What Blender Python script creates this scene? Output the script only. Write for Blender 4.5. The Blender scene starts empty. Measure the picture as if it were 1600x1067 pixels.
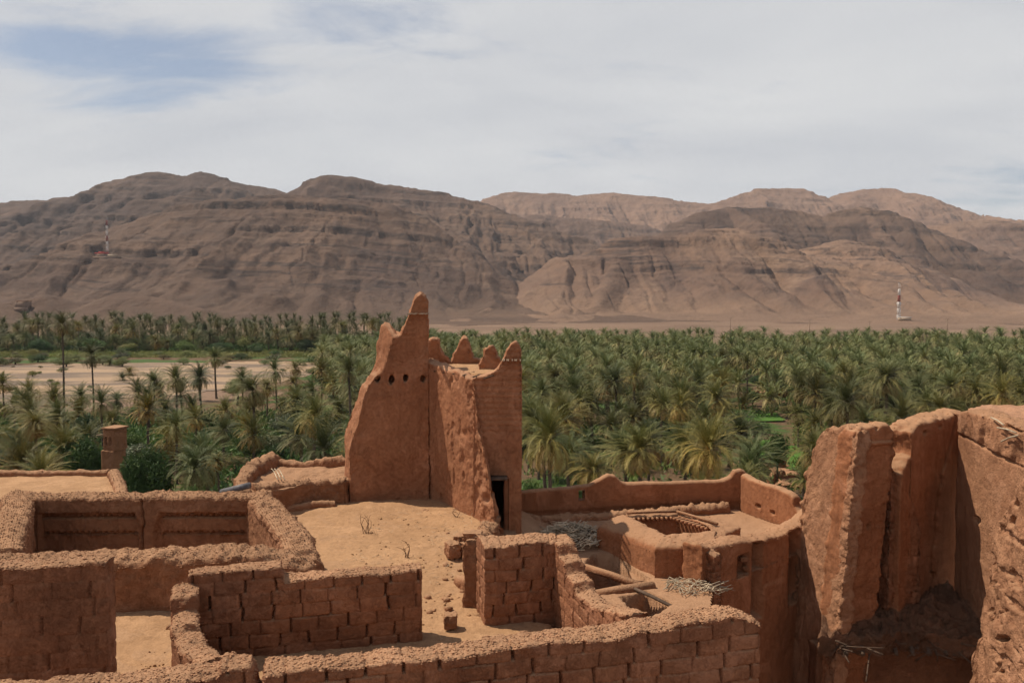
import bpy, math, random
import numpy as np
from math import radians as R_
sc = bpy.context.scene
COL = sc.collection
random.seed(7); RNG = np.random.default_rng(11)

# ------------------------------------------------------------ camera, sky, sun, exposure
F = 1280.0                      # focal length in pixels of the 1600 px photograph
CAMZ = 18.0
PITCH = math.atan(63.5 / F)
cam = bpy.data.objects.new('camera', bpy.data.cameras.new('camera'))
COL.objects.link(cam); sc.camera = cam
cam.location = (0, 0, CAMZ); cam.rotation_euler = (math.pi / 2 - PITCH, 0, 0)
cam.data.sensor_width = 36; cam.data.lens = 36 * F / 1600
cam.data.clip_start = 0.1; cam.data.clip_end = 20000

SUN_EL, SUN_V = R_(57), (-0.93, 0.37)
w = bpy.data.worlds.new('World'); sc.world = w; w.use_nodes = True
def build_world():
    nt = w.node_tree; N = nt.nodes; L = nt.links; N.clear()
    out = N.new('ShaderNodeOutputWorld'); bg = N.new('ShaderNodeBackground')
    sky = N.new('ShaderNodeTexSky'); sky.sky_type = 'NISHITA'; sky.sun_disc = False
    sky.sun_elevation = SUN_EL; sky.sun_rotation = math.atan2(SUN_V[0], SUN_V[1])
    sky.air_density = 1.0; sky.dust_density = 1.5; sky.altitude = 900
    tc = N.new('ShaderNodeTexCoord'); sx = N.new('ShaderNodeSeparateXYZ')
    L.new(tc.outputs['Generated'], sx.inputs[0])
    def m(op, a, b=None, c=None):
        n = N.new('ShaderNodeMath'); n.operation = op
        for i, v in enumerate((a, b, c)):
            if v is None: continue
            if isinstance(v, (int, float)): n.inputs[i].default_value = v
            else: L.new(v, n.inputs[i])
        return n.outputs[0]
    zz = m('ADD', m('MAXIMUM', sx.outputs[2], 0.0), 0.16)
    u = m('DIVIDE', sx.outputs[0], zz); v = m('DIVIDE', sx.outputs[1], zz)
    cb = N.new('ShaderNodeCombineXYZ'); L.new(u, cb.inputs[0]); L.new(v, cb.inputs[1])
    def noise(scale, detail, rough, dist, loc, rot, sca):
        mp = N.new('ShaderNodeMapping'); L.new(cb.outputs[0], mp.inputs[0])
        mp.inputs['Location'].default_value = loc; mp.inputs['Rotation'].default_value = (0, 0, rot)
        mp.inputs['Scale'].default_value = sca
        n = N.new('ShaderNodeTexNoise'); L.new(mp.outputs[0], n.inputs[0])
        n.inputs['Scale'].default_value = scale; n.inputs['Detail'].default_value = detail
        n.inputs['Roughness'].default_value = rough; n.inputs['Distortion'].default_value = dist
        return n.outputs[0]
    n1 = noise(0.55, 8, 0.58, 0.5, (3.1, 1.7, 0), 0.5, (1, 1.5, 1))
    n2 = noise(1.8, 8, 0.62, 0.6, (7, 2, 0), -0.6, (1, 2.2, 1))
    # openings of blue between the clouds: directions (x, y, z), radius
    def gap(px, py, rx, rz, amt):
        d = ((px - 800) / F, (533.5 - py) / F)
        gx = m('DIVIDE', m('SUBTRACT', m('DIVIDE', sx.outputs[0], sx.outputs[1]), d[0]), rx)
        gz = m('DIVIDE', m('SUBTRACT', m('DIVIDE', sx.outputs[2], sx.outputs[1]), d[1] - math.tan(PITCH)), rz)
        r2 = m('ADD', m('MULTIPLY', gx, gx), m('MULTIPLY', gz, gz))
        return m('MULTIPLY', m('EXPONENT', m('MULTIPLY', r2, -1.0)), amt)
    gsum = m('ADD', m('ADD', gap(175, 130, 0.12, 0.055, 0.18), gap(600, 35, 0.11, 0.05, 0.20)),
             m('ADD', gap(60, 75, 0.18, 0.025, 0.20), gap(1620, 270, 0.17, 0.075, 0.24)))
    gsum = m('ADD', gsum, m('ADD', gap(330, 100, 0.08, 0.05, 0.12), gap(1000, 10, 0.08, 0.03, 0.08)))
    gsum = m('ADD', gsum, m('MULTIPLY', m('SUBTRACT', m('MAXIMUM', sx.outputs[2], 0.42), 0.42), 1.1))  # clear sky overhead, out of view, added to weaken the ambient light
    cov = m('SUBTRACT', m('ADD', m('MULTIPLY', n1, 0.75), m('MULTIPLY', n2, 0.5)), gsum)
    rp = N.new('ShaderNodeMapRange'); L.new(cov, rp.inputs[0]); rp.interpolation_type = 'SMOOTHSTEP'
    rp.inputs[1].default_value = 0.32; rp.inputs[2].default_value = 0.56
    rp.inputs[3].default_value = 0.25; rp.inputs[4].default_value = 0.97
    n3 = noise(0.9, 7, 0.55, 0.3, (1, 9, 0), 0.2, (1, 1.6, 1))
    cr = N.new('ShaderNodeValToRGB'); L.new(n3, cr.inputs[0])
    cr.color_ramp.elements[0].position = 0.3; cr.color_ramp.elements[0].color = (6.6, 6.75, 7.1, 1)
    cr.color_ramp.elements[1].position = 0.75; cr.color_ramp.elements[1].color = (8.4, 8.4, 8.4, 1)
    mx = N.new('ShaderNodeMix'); mx.data_type = 'RGBA'
    L.new(rp.outputs[0], mx.inputs[0]); L.new(sky.outputs[0], mx.inputs[6]); L.new(cr.outputs[0], mx.inputs[7])
    L.new(mx.outputs[2], bg.inputs[0]); bg.inputs[1].default_value = 0.09
    L.new(bg.outputs[0], out.inputs[0])
build_world()
sl = bpy.data.lights.new('sun', 'SUN'); sl.energy = 5.0; sl.angle = R_(0.6); sl.color = (1.0, 0.90, 0.75)
so = bpy.data.objects.new('sun', sl); COL.objects.link(so)
from mathutils import Vector, Matrix
sv = Vector((SUN_V[0] * math.cos(SUN_EL), SUN_V[1] * math.cos(SUN_EL), math.sin(SUN_EL)))
so.rotation_euler = sv.to_track_quat('Z', 'Y').to_euler(); so.location = (0, 0, 60)
sc.view_settings.view_transform = 'Standard'; sc.view_settings.look = 'None'
sc.view_settings.exposure = 0.0; sc.view_settings.gamma = 1.0
sc.cycles.use_denoising = True; sc.cycles.denoising_input_passes = 'RGB'; sc.cycles.max_bounces = 5; sc.cycles.diffuse_bounces = 3; sc.cycles.volume_bounces = 0
sc.cycles.transparent_max_bounces = 8

# ------------------------------------------------------------ pixel -> world helpers
cp_, sp_ = math.cos(PITCH), math.sin(PITCH)
def ray(px, py):
    X = (px - 800) / F; Y = -(py - 533.5) / F
    return (X, cp_ + Y * sp_, -sp_ + Y * cp_)
def at_y(px, py, D):
    r = ray(px, py); t = D / r[1]; return (r[0] * t, D, CAMZ + r[2] * t)
def at_z(px, py, z):
    r = ray(px, py); t = (z - CAMZ) / r[2]; return (r[0] * t, r[1] * t, z)

# ------------------------------------------------------------ noise
def _h(ix, iy, iz, seed):
    n = (ix * 73856093) ^ (iy * 19349663) ^ (iz * 83492791) ^ (seed * 2654435)
    n = n & 0xffffffff
    n = ((n ^ (n >> 13)) * 1274126177) & 0xffffffff
    n = ((n ^ (n >> 16)) * 2246822519) & 0xffffffff
    n = n ^ (n >> 15)
    return (n & 0xffffff) / float(0xffffff) * 2 - 1
def vnoise(P, seed=0):
    P = np.asarray(P, float); I = np.floor(P).astype(np.int64); f = P - I
    f = f * f * f * (f * (f * 6 - 15) + 10)
    if P.shape[1] == 2:
        x0, y0 = I[:, 0], I[:, 1]; a, b = f[:, 0], f[:, 1]; z = np.zeros_like(x0)
        return ((_h(x0, y0, z, seed) * (1 - a) + _h(x0 + 1, y0, z, seed) * a) * (1 - b)
                + (_h(x0, y0 + 1, z, seed) * (1 - a) + _h(x0 + 1, y0 + 1, z, seed) * a) * b)
    r = 0
    for dz in (0, 1):
        wz = f[:, 2] if dz else 1 - f[:, 2]
        for dy in (0, 1):
            wy = f[:, 1] if dy else 1 - f[:, 1]
            for dx in (0, 1):
                wx = f[:, 0] if dx else 1 - f[:, 0]
                r = r + wx * wy * wz * _h(I[:, 0] + dx, I[:, 1] + dy, I[:, 2] + dz, seed)
    return r
def fbm(P, octv=4, seed=0, gain=0.5):
    P = np.asarray(P, float); a = 1.0; s = 0; tot = 0
    for k in range(octv):
        s = s + a * vnoise(P * (2.03 ** k) + k * 17.3, seed + k); tot += a; a *= gain
    return s / tot
def ridged(P, octv=4, seed=0, gain=0.5):
    P = np.asarray(P, float); a = 1.0; s = 0; tot = 0
    for k in range(octv):
        s = s + a * (1 - 2 * np.abs(vnoise(P * (2.07 ** k) + k * 9.1, seed + k))); tot += a; a *= gain
    return s / tot
def sstep(a, b, x):
    t = np.clip((x - a) / (b - a), 0, 1); return t * t * (3 - 2 * t)

# ------------------------------------------------------------ object helpers
def mesh(name, V, faces, mat=None, parent=None, smooth=True, attr=None):
    V = np.asarray(V, np.float32)
    if isinstance(faces, np.ndarray): faces = [faces]
    faces = [np.asarray(f, np.int32) for f in faces if len(f)]
    me = bpy.data.meshes.new(name)
    me.vertices.add(len(V)); me.vertices.foreach_set('co', V.ravel())
    nl = sum(f.size for f in faces); npoly = sum(len(f) for f in faces)
    me.loops.add(nl); me.loops.foreach_set('vertex_index', np.concatenate([f.ravel() for f in faces]))
    tot = np.concatenate([np.full(len(f), f.shape[1], np.int32) for f in faces])
    st = np.concatenate([[0], np.cumsum(tot)[:-1]]).astype(np.int32)
    me.polygons.add(npoly); me.polygons.foreach_set('loop_start', st); me.polygons.foreach_set('loop_total', tot)
    if smooth: me.polygons.foreach_set('use_smooth', np.ones(npoly, bool))
    me.update(calc_edges=True); me.validate()
    if attr is not None:
        for k, a in attr.items():
            at = me.attributes.new(k, 'FLOAT', 'POINT'); at.data.foreach_set('value', np.asarray(a, np.float32))
    if mat: me.materials.append(mat)
    o = bpy.data.objects.new(name, me); COL.objects.link(o)
    if parent is not None: o.parent = parent
    return o
def tag(o, label=None, cat=None, group=None, kind=None):
    if label: o['label'] = label
    if cat: o['category'] = cat
    if group: o['group'] = group
    if kind: o['kind'] = kind
    return o
def thing(name, label, cat, loc=(0, 0, 0), group=None):
    o = bpy.data.objects.new(name, None); COL.objects.link(o); o.location = loc; o.empty_display_size = 0.2
    return tag(o, label, cat, group)
def keep_world(o, parent):      # geometry is in world coordinates, parent has a location
    o.parent = parent; o.matrix_parent_inverse = Matrix.Translation(-Vector(parent.location)); return o

# ------------------------------------------------------------ materials
def newmat(name):
    m = bpy.data.materials.new(name); m.use_nodes = True
    nt = m.node_tree; b = nt.nodes['Principled BSDF']; b.inputs['Specular IOR Level'].default_value = 0.15
    b.inputs['Roughness'].default_value = 0.95
    return m, nt, b
class NB:
    def __init__(s, nt):
        s.nt = nt; s.N = nt.nodes; s.L = nt.links
        s.geo = s.N.new('ShaderNodeNewGeometry'); s.pos = s.geo.outputs['Position']; s.nrm = s.geo.outputs['Normal']
    def mapped(s, scale=(1, 1, 1), src=None, rot=(0, 0, 0), loc=(0, 0, 0)):
        mp = s.N.new('ShaderNodeMapping'); s.L.new(src or s.pos, mp.inputs[0]); mp.inputs['Scale'].default_value = scale
        mp.inputs['Rotation'].default_value = rot; mp.inputs['Location'].default_value = loc
        return mp.outputs[0]
    def noise(s, scale, detail=4, rough=0.55, dist=0, src=None):
        n = s.N.new('ShaderNodeTexNoise'); s.L.new(src or s.pos, n.inputs[0]); n.inputs['Scale'].default_value = scale
        n.inputs['Detail'].default_value = detail; n.inputs['Roughness'].default_value = rough
        n.inputs['Distortion'].default_value = dist; return n.outputs[0]
    def voro(s, scale, src=None, feat='F1', out='Distance'):
        n = s.N.new('ShaderNodeTexVoronoi'); n.feature = feat; s.L.new(src or s.pos, n.inputs[0]); n.inputs['Scale'].default_value = scale
        return n.outputs[out]
    def m(s, op, a, b=None, clamp=False):
        n = s.N.new('ShaderNodeMath'); n.operation = op; n.use_clamp = clamp
        for i, v in enumerate((a, b)):
            if v is None: continue
            if isinstance(v, (int, float)): n.inputs[i].default_value = v
            else: s.L.new(v, n.inputs[i])
        return n.outputs[0]
    def rng(s, x, a, b, c=0, d=1, smooth=True):
        n = s.N.new('ShaderNodeMapRange'); s.L.new(x, n.inputs[0])
        if smooth: n.interpolation_type = 'SMOOTHSTEP'
        for i, v in enumerate((a, b, c, d)): n.inputs[i + 1].default_value = v
        return n.outputs[0]
    def mix(s, f, a, b, mode='MIX'):
        n = s.N.new('ShaderNodeMix'); n.data_type = 'RGBA'; n.blend_type = mode
        for i, v in ((0, f), (6, a), (7, b)):
            if isinstance(v, (int, float)): n.inputs[i].default_value = v
            elif isinstance(v, tuple): n.inputs[i].default_value = (*v, 1)
            else: s.L.new(v, n.inputs[i])
        return n.outputs[2]
    def sep(s, v):
        n = s.N.new('ShaderNodeSeparateXYZ'); s.L.new(v, n.inputs[0]); return n.outputs
    def bump(s, h, strength, dist, prev=None):
        n = s.N.new('ShaderNodeBump'); s.L.new(h, n.inputs['Height']); n.inputs['Strength'].default_value = strength
        n.inputs['Distance'].default_value = dist
        if prev: s.L.new(prev, n.inputs['Normal'])
        return n.outputs[0]

def mud(name, c1, c2, dust, streak=0.5, fine=1.0, dusty=0.75, sc_=1.0, patch=None):
    m, nt, b = newmat(name); q = NB(nt)
    big = q.noise(0.7 * sc_, 5, 0.6, 0.3); med = q.noise(5 * sc_, 6, 0.65)
    f = q.m('ADD', q.m('MULTIPLY', big, 0.55), q.m('MULTIPLY', med, 0.45))
    col = q.mix(q.rng(f, 0.36, 0.64), c1, c2)
    # rain streaks on upright faces
    st = q.noise(1.0, 5, 0.6, 0.2, q.mapped((7 * sc_, 7 * sc_, 0.5 * sc_)))
    stc = q.mix(q.m('MULTIPLY', q.rng(st, 0.45, 0.7), streak), (1, 1, 1), (0.72, 0.68, 0.66))
    col = q.mix(1.0, col, stc, 'MULTIPLY')
    pz = q.noise(0.9 * sc_, 6, 0.72, 0.8, q.mapped((1, 1, 1), loc=(7, 3, 1)))
    col = q.mix(q.m('MULTIPLY', q.rng(pz, 0.55, 0.59), 0.32), col, tuple(min(1, x * 1.30 + 0.03) for x in c2))
    col = q.mix(q.m('MULTIPLY', q.rng(pz, 0.43, 0.39), 0.35), col, tuple(x * 0.62 for x in c1))
    if patch:
        pn = q.noise(1.3, 5, 0.7, 0.6); col = q.mix(q.rng(pn, 0.56, 0.60), col, patch)
    fn = q.noise(55, 3, 0.7); col = q.mix(1.0, col, q.mix(q.rng(fn, 0.3, 0.7, 0, 1), (0.72, 0.70, 0.68), (1.2, 1.2, 1.2)), 'MULTIPLY')
    mn = q.noise(13 * sc_, 5, 0.7); col = q.mix(1.0, col, q.mix(q.rng(mn, 0.32, 0.68, 0, 1), (0.80, 0.78, 0.77), (1.12, 1.12, 1.12)), 'MULTIPLY')
    strw = q.voro(26); col = q.mix(q.m('MULTIPLY', q.rng(strw, 0.10, 0.05), 0.5), col, tuple(min(1, x * 1.5) for x in dust))
    # dust and grit that has settled on top
    up = q.rng(q.sep(q.nrm)[2], 0.35, 0.85)
    gv = q.voro(38); grit = q.rng(q.noise(70, 2, 0.6), 0.55, 0.68)
    dcol = q.mix(q.m('MULTIPLY', grit, 0.6), dust, tuple(min(1, x * 1.25 + 0.07) for x in dust))
    dk = q.rng(q.noise(48, 4, 0.7), 0.5, 0.7)
    dcol = q.mix(q.m('MULTIPLY', dk, 0.35), dcol, tuple(x * 0.6 for x in dust))
    col = q.mix(q.m('MULTIPLY', up, dusty), col, dcol)
    ta = q.N.new('ShaderNodeAttribute'); ta.attribute_name = 'tone'; tf = q.m('ADD', ta.outputs['Fac'], 1.0); tcb = q.N.new('ShaderNodeCombineXYZ')
    for i_ in range(3): q.L.new(tf, tcb.inputs[i_])
    col = q.mix(1.0, col, tcb.outputs[0], 'MULTIPLY')
    nt.links.new(col, b.inputs['Base Color'])
    h1 = q.noise(9 * sc_, 8, 0.7); h2 = q.voro(30 * sc_)
    n = q.bump(h1, 0.55 * fine, 0.05); n = q.bump(h2, 0.30 * fine, 0.02, n); n = q.bump(q.noise(120, 3, 0.6), 0.35 * fine, 0.006, n)
    nt.links.new(n, b.inputs['Normal'])
    return m
MUD_A = (0.205, 0.086, 0.045); MUD_B = (0.310, 0.140, 0.074); DUST = (0.370, 0.212, 0.118)
M_brick = mud('mud_brick', MUD_A, MUD_B, DUST, 0.35)
M_plast = mud('mud_plaster', (0.27, 0.108, 0.050), (0.33, 0.142, 0.070), DUST, 0.45, 0.5)
M_tower = mud('tower_plaster', (0.290, 0.120, 0.060), (0.350, 0.160, 0.083), (0.36, 0.20, 0.115), 0.4, 0.65)
M_lump = mud('eroded_mud', (0.235, 0.104, 0.053), (0.315, 0.152, 0.080), DUST, 0.55, 1.3)
M_rough = mud('rough_pise', (0.305, 0.145, 0.078), (0.385, 0.200, 0.112), DUST, 0.3, 1.5, 0.5)
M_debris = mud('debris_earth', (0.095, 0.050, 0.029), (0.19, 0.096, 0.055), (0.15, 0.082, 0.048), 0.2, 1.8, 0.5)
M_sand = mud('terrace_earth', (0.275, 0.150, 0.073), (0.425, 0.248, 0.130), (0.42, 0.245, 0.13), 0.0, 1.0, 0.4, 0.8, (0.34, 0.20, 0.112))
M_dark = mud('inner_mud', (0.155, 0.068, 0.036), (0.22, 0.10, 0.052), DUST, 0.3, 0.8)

def simple(name, c, rough=0.85, var=0.3, sc_=8, metal=0):
    m, nt, b = newmat(name); q = NB(nt)
    oc = nt.nodes.new('ShaderNodeTexCoord').outputs['Object']
    n = q.noise(sc_, 5, 0.65, 0, oc)
    col = q.mix(q.rng(n, 0.3, 0.7), tuple(x * (1 - var) for x in c), tuple(x * (1 + var) for x in c))
    nt.links.new(col, b.inputs['Base Color']); b.inputs['Roughness'].default_value = rough; b.inputs['Metallic'].default_value = metal
    nt.links.new(q.bump(n, 0.3, 0.02), b.inputs['Normal'])
    return m
M_wood = simple('weathered_wood', (0.27, 0.19, 0.13), 0.8, 0.35, 12)
M_darkwood = simple('dark_wood', (0.10, 0.065, 0.045), 0.8, 0.35, 12)
M_straw = simple('dry_cane', (0.46, 0.37, 0.26), 0.8, 0.45, 3)
M_stalk = simple('dry_stalk', (0.17, 0.09, 0.055), 0.8, 0.3, 3)
M_trunk = simple('palm_trunk', (0.105, 0.075, 0.055), 0.95, 0.45, 5)
M_bark = simple('bark', (0.09, 0.065, 0.048), 0.95, 0.4, 5)
M_red = simple('red_paint', (0.40, 0.06, 0.05), 0.6, 0.15)
M_white = simple('white_paint', (0.72, 0.70, 0.68), 0.6, 0.1)
M_mast = simple('faded_white_paint', (0.60, 0.55, 0.51), 0.7, 0.1); M_mastr = simple('faded_red_paint', (0.26, 0.07, 0.055), 0.7, 0.1)
M_pipe = simple('drain_metal', (0.14, 0.13, 0.135), 0.5, 0.3)
M_far = simple('far_house', (0.20, 0.135, 0.10), 0.9, 0.2, 0.5)
M_pale = simple('pale_wall', (0.50, 0.38, 0.27), 0.9, 0.15, 0.5)

def leafmat(name, c0, c1, c2, trans=0.18, rnd=0.35):
    m, nt, b = newmat(name); q = NB(nt); N = nt.nodes
    at = N.new('ShaderNodeAttribute'); at.attribute_name = 'age'
    cr = N.new('ShaderNodeValToRGB'); nt.links.new(at.outputs['Fac'], cr.inputs[0])
    e = cr.color_ramp.elements; e[0].color = (*c0, 1); e[1].color = (*c2, 1); k = e.new(0.5); k.color = (*c1, 1)
    oi = N.new('ShaderNodeObjectInfo')
    f = q.rng(oi.outputs['Random'], 0, 1, 1 - rnd, 1 + rnd, False)
    cb = N.new('ShaderNodeCombineXYZ')
    for i in range(3): nt.links.new(f, cb.inputs[i])
    h_ = q.m('FRACT', q.m('MULTIPLY', oi.outputs['Random'], 37.7))
    col = q.mix(1.0, cr.outputs[0], cb.outputs[0], 'MULTIPLY'); col = q.mix(1.0, col, q.mix(h_, (0.85, 1.0, 1.1), (1.35, 1.12, 0.8)), 'MULTIPLY')
    big = q.noise(0.35, 3, 0.5); col = q.mix(1.0, col, q.mix(q.rng(big, 0.35, 0.65), (0.8, 0.85, 0.8), (1.15, 1.1, 1.0)), 'MULTIPLY')
    nt.links.new(col, b.inputs['Base Color']); b.inputs['Roughness'].default_value = 0.6; b.inputs['Specular IOR Level'].default_value = 0.3
    tr = N.new('ShaderNodeBsdfTranslucent'); nt.links.new(col, tr.inputs[0])
    ms = N.new('ShaderNodeMixShader'); ms.inputs[0].default_value = trans
    out = N['Material Output']; nt.links.new(b.outputs[0], ms.inputs[1]); nt.links.new(tr.outputs[0], ms.inputs[2])
    nt.links.new(ms.outputs[0], out.inputs[0])
    return m
M_frond = leafmat('palm_frond', (0.074, 0.090, 0.032), (0.170, 0.154, 0.048), (0.32, 0.22, 0.095))
M_leaf_d = leafmat('leaf_dark', (0.020, 0.048, 0.014), (0.036, 0.074, 0.020), (0.065, 0.105, 0.028))
M_leaf_m = leafmat('leaf_mid', (0.034, 0.072, 0.020), (0.062, 0.112, 0.028), (0.105, 0.155, 0.042))
M_leaf_y = leafmat('leaf_pale', (0.12, 0.15, 0.05), (0.19, 0.21, 0.075), (0.26, 0.26, 0.11))
M_leaf_g = leafmat('leaf_grey', (0.09, 0.10, 0.055), (0.15, 0.15, 0.08), (0.20, 0.18, 0.11))

# ground materials
def mat_plain():
    m, nt, b = newmat('desert_plain'); q = NB(nt)
    a = q.noise(0.012, 8, 0.6, 0.5, q.mapped((1, 2.2, 1))); c = q.noise(0.15, 6, 0.65)
    col = q.mix(q.rng(a, 0.35, 0.65), (0.150, 0.094, 0.064), (0.215, 0.138, 0.092))
    col = q.mix(q.m('MULTIPLY', q.rng(c, 0.5, 0.75), 0.6), col, (0.16, 0.105, 0.07))
    nt.links.new(col, b.inputs['Base Color']); nt.links.new(q.bump(c, 0.5, 0.6), b.inputs['Normal']); return m
def mat_river():
    m, nt, b = newmat('river_sand'); q = NB(nt)
    a = q.noise(0.03, 8, 0.6, 0.8, q.mapped((1, 3.2, 1), rot=(0, 0, 0.12))); c = q.noise(0.8, 7, 0.7)
    col = q.mix(q.rng(a, 0.40, 0.56), (0.165, 0.122, 0.092), (0.345, 0.235, 0.148))
    col = q.mix(q.m('MULTIPLY', q.rng(c, 0.5, 0.7), 0.35), col, (0.30, 0.22, 0.16))
    nt.links.new(col, b.inputs['Base Color']); nt.links.new(q.bump(c, 0.5, 0.3), b.inputs['Normal']); return m
def mat_grove():
    m, nt, b = newmat('grove_soil'); q = NB(nt)
    a = q.noise(0.06, 6, 0.6, 0.6); c = q.noise(0.9, 7, 0.7)
    col = q.mix(q.rng(a, 0.47, 0.56), (0.15, 0.088, 0.05), (0.06, 0.11, 0.025))
    col = q.mix(q.m('MULTIPLY', q.rng(c, 0.42, 0.62), 0.6), col, (0.055, 0.05, 0.025))
    nt.links.new(col, b.inputs['Base Color']); nt.links.new(q.bump(c, 0.8, 0.4), b.inputs['Normal']); return m
def mat_crop(name, c1, c2):
    m, nt, b = newmat(name); q = NB(nt)
    c = q.noise(0.5, 7, 0.7)
    nt.links.new(q.mix(q.rng(c, 0.35, 0.65), c1, c2), b.inputs['Base Color']); return m
def mat_hills():
    m, nt, b = newmat('hill_rock'); q = NB(nt)
    big = q.noise(0.0032, 6, 0.6, 0.6); med = q.noise(0.03, 8, 0.68)
    col = q.mix(q.rng(big, 0.38, 0.62), (0.150, 0.094, 0.068), (0.232, 0.145, 0.095))
    col = q.mix(q.m('MULTIPLY', q.rng(med, 0.42, 0.72), 0.55), col, (0.095, 0.068, 0.058))
    # scree tongues: elongated in height
    sx = q.noise(1, 5, 0.6, 0.3, q.mapped((0.016, 0.016, 0.003)))
    col = q.mix(q.m('MULTIPLY', q.rng(sx, 0.54, 0.68), 0.5), col, (0.27, 0.18, 0.12))
    # rock ledges: bare steep rock is dark
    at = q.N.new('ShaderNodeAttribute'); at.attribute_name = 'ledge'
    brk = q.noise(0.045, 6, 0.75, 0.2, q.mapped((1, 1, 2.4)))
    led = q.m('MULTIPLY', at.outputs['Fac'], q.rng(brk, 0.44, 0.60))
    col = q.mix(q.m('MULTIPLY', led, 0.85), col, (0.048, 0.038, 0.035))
    # thin bedding lines in the rock
    ab = q.N.new('ShaderNodeAttribute'); ab.attribute_name = 'bed'; ah = q.N.new('ShaderNodeAttribute'); ah.attribute_name = 'high'
    ps = q.sep(q.pos); cb = q.N.new('ShaderNodeCombineXYZ')
    q.L.new(q.m('MULTIPLY', ps[0], 0.006), cb.inputs[0]); q.L.new(q.m('MULTIPLY', ps[1], 0.006), cb.inputs[1]); q.L.new(q.m('MULTIPLY', ab.outputs['Fac'], 0.16), cb.inputs[2])
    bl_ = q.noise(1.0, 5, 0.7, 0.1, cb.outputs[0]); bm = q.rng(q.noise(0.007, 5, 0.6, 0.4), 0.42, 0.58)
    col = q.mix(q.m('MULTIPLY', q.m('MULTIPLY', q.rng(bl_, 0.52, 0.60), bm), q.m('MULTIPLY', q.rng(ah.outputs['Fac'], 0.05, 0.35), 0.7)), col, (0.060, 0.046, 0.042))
    lowc = q.rng(ah.outputs['Fac'], 0.0, 0.30, 1, 0); col = q.mix(q.m('MULTIPLY', lowc, 0.5), col, (0.24, 0.155, 0.10))
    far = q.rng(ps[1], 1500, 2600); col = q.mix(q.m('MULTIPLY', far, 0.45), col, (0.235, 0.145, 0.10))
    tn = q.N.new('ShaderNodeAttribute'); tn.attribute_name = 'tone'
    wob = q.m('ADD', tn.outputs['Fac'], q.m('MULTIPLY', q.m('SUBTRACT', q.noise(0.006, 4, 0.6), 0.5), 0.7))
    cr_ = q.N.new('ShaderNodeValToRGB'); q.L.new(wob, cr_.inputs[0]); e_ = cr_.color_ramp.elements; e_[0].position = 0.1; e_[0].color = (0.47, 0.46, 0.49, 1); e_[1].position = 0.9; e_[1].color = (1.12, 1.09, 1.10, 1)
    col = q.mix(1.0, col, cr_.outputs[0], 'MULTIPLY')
    spk = q.noise(0.16, 5, 0.85); col = q.mix(q.m('MULTIPLY', q.rng(spk, 0.52, 0.66), 0.62), col, (0.10, 0.075, 0.06))
    nt.links.new(col, b.inputs['Base Color'])
    n = q.bump(med, 0.6, 14); n = q.bump(q.noise(0.16, 6, 0.75), 0.6, 3.0, n); nt.links.new(n, b.inputs['Normal'])
    return m

# ------------------------------------------------------------ ground, riverbed, grove soil
def sheet_poly(name, pts, z, mat, res, wob=0.0, amp=0.0, kind='structure', seed=3):
    pts = np.array(pts, float); x0, y0 = pts.min(0) - wob; x1, y1 = pts.max(0) + wob
    nx = int((x1 - x0) / res) + 2; ny = int((y1 - y0) / res) + 2
    X, Y = np.meshgrid(np.linspace(x0, x1, nx), np.linspace(y0, y1, ny), indexing='ij')
    P = np.stack([X.ravel(), Y.ravel()], 1)
    Q = P + wob * np.stack([fbm(P / (wob * 3 + 1e-6), 3, seed), fbm(P / (wob * 3 + 1e-6) + 50, 3, seed + 5)], 1) if wob else P
    ins = np.zeros(len(P), bool); n = len(pts)
    for i in range(n):
        a, b_ = pts[i], pts[(i + 1) % n]
        c = ((a[1] > Q[:, 1]) != (b_[1] > Q[:, 1]))
        with np.errstate(divide='ignore', invalid='ignore'):
            xi = (b_[0] - a[0]) * (Q[:, 1] - a[1]) / (b_[1] - a[1] + 1e-12) + a[0]
        ins ^= c & (Q[:, 0] < xi)
    Z = z + amp * (fbm(P / 3.0, 4, seed + 9) + 1) * 0.5
    idx = np.arange(nx * ny).reshape(nx, ny)
    q = np.stack([idx[:-1, :-1], idx[1:, :-1], idx[1:, 1:], idx[:-1, 1:]], -1).reshape(-1, 4)
    q = q[ins[q].all(1)]
    u, inv = np.unique(q, return_inverse=True)
    o = mesh(name, np.column_stack([P, Z])[u], inv.reshape(q.shape), mat)
    return tag(o, kind=kind)
def polar_ground():
    r = np.concatenate([[0], np.geomspace(3, 9000, 120)]); th = np.linspace(0, 2 * np.pi, 181)[:-1]
    Rr, T = np.meshgrid(r, th, indexing='ij'); V = np.stack([Rr * np.sin(T), Rr * np.cos(T), np.zeros_like(Rr)], -1).reshape(-1, 3)
    idx = np.arange(len(V)).reshape(Rr.shape); nx = np.roll(idx, -1, 1)
    q = np.stack([idx[:-1], idx[1:], nx[1:], nx[:-1]], -1).reshape(-1, 4)
    o = mesh('ground', V, q, mat_plain(), smooth=False); tag(o, kind='structure')
polar_ground()
def g(px, py, z=0.0): p = at_z(px, py, z); return (p[0], p[1])
sheet_poly('grove_ground', [(-120, 18), (140, 18), (300, 290), (120, 305), (0, 300), (-20, 240), (-28, 190), (-60, 135), (-140, 118)], 0.03, mat_grove(), 2.5, 4.0)
sheet_poly('far_bank_ground', [(-330, 205), (-180, 215), (-70, 232), (-50, 160), (60, 240), (60, 420), (-330, 420)], 0.035, mat_grove(), 3.0, 6.0, seed=8)
sheet_poly('riverbed', [(-330, 120), (-120, 118), (-78, 138), (-55, 165), (-46, 200), (-46, 235), (-72, 243), (-150, 229), (-330, 212)], 0.07, mat_river(), 2.0, 5.0, 0.02, seed=21)

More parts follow.
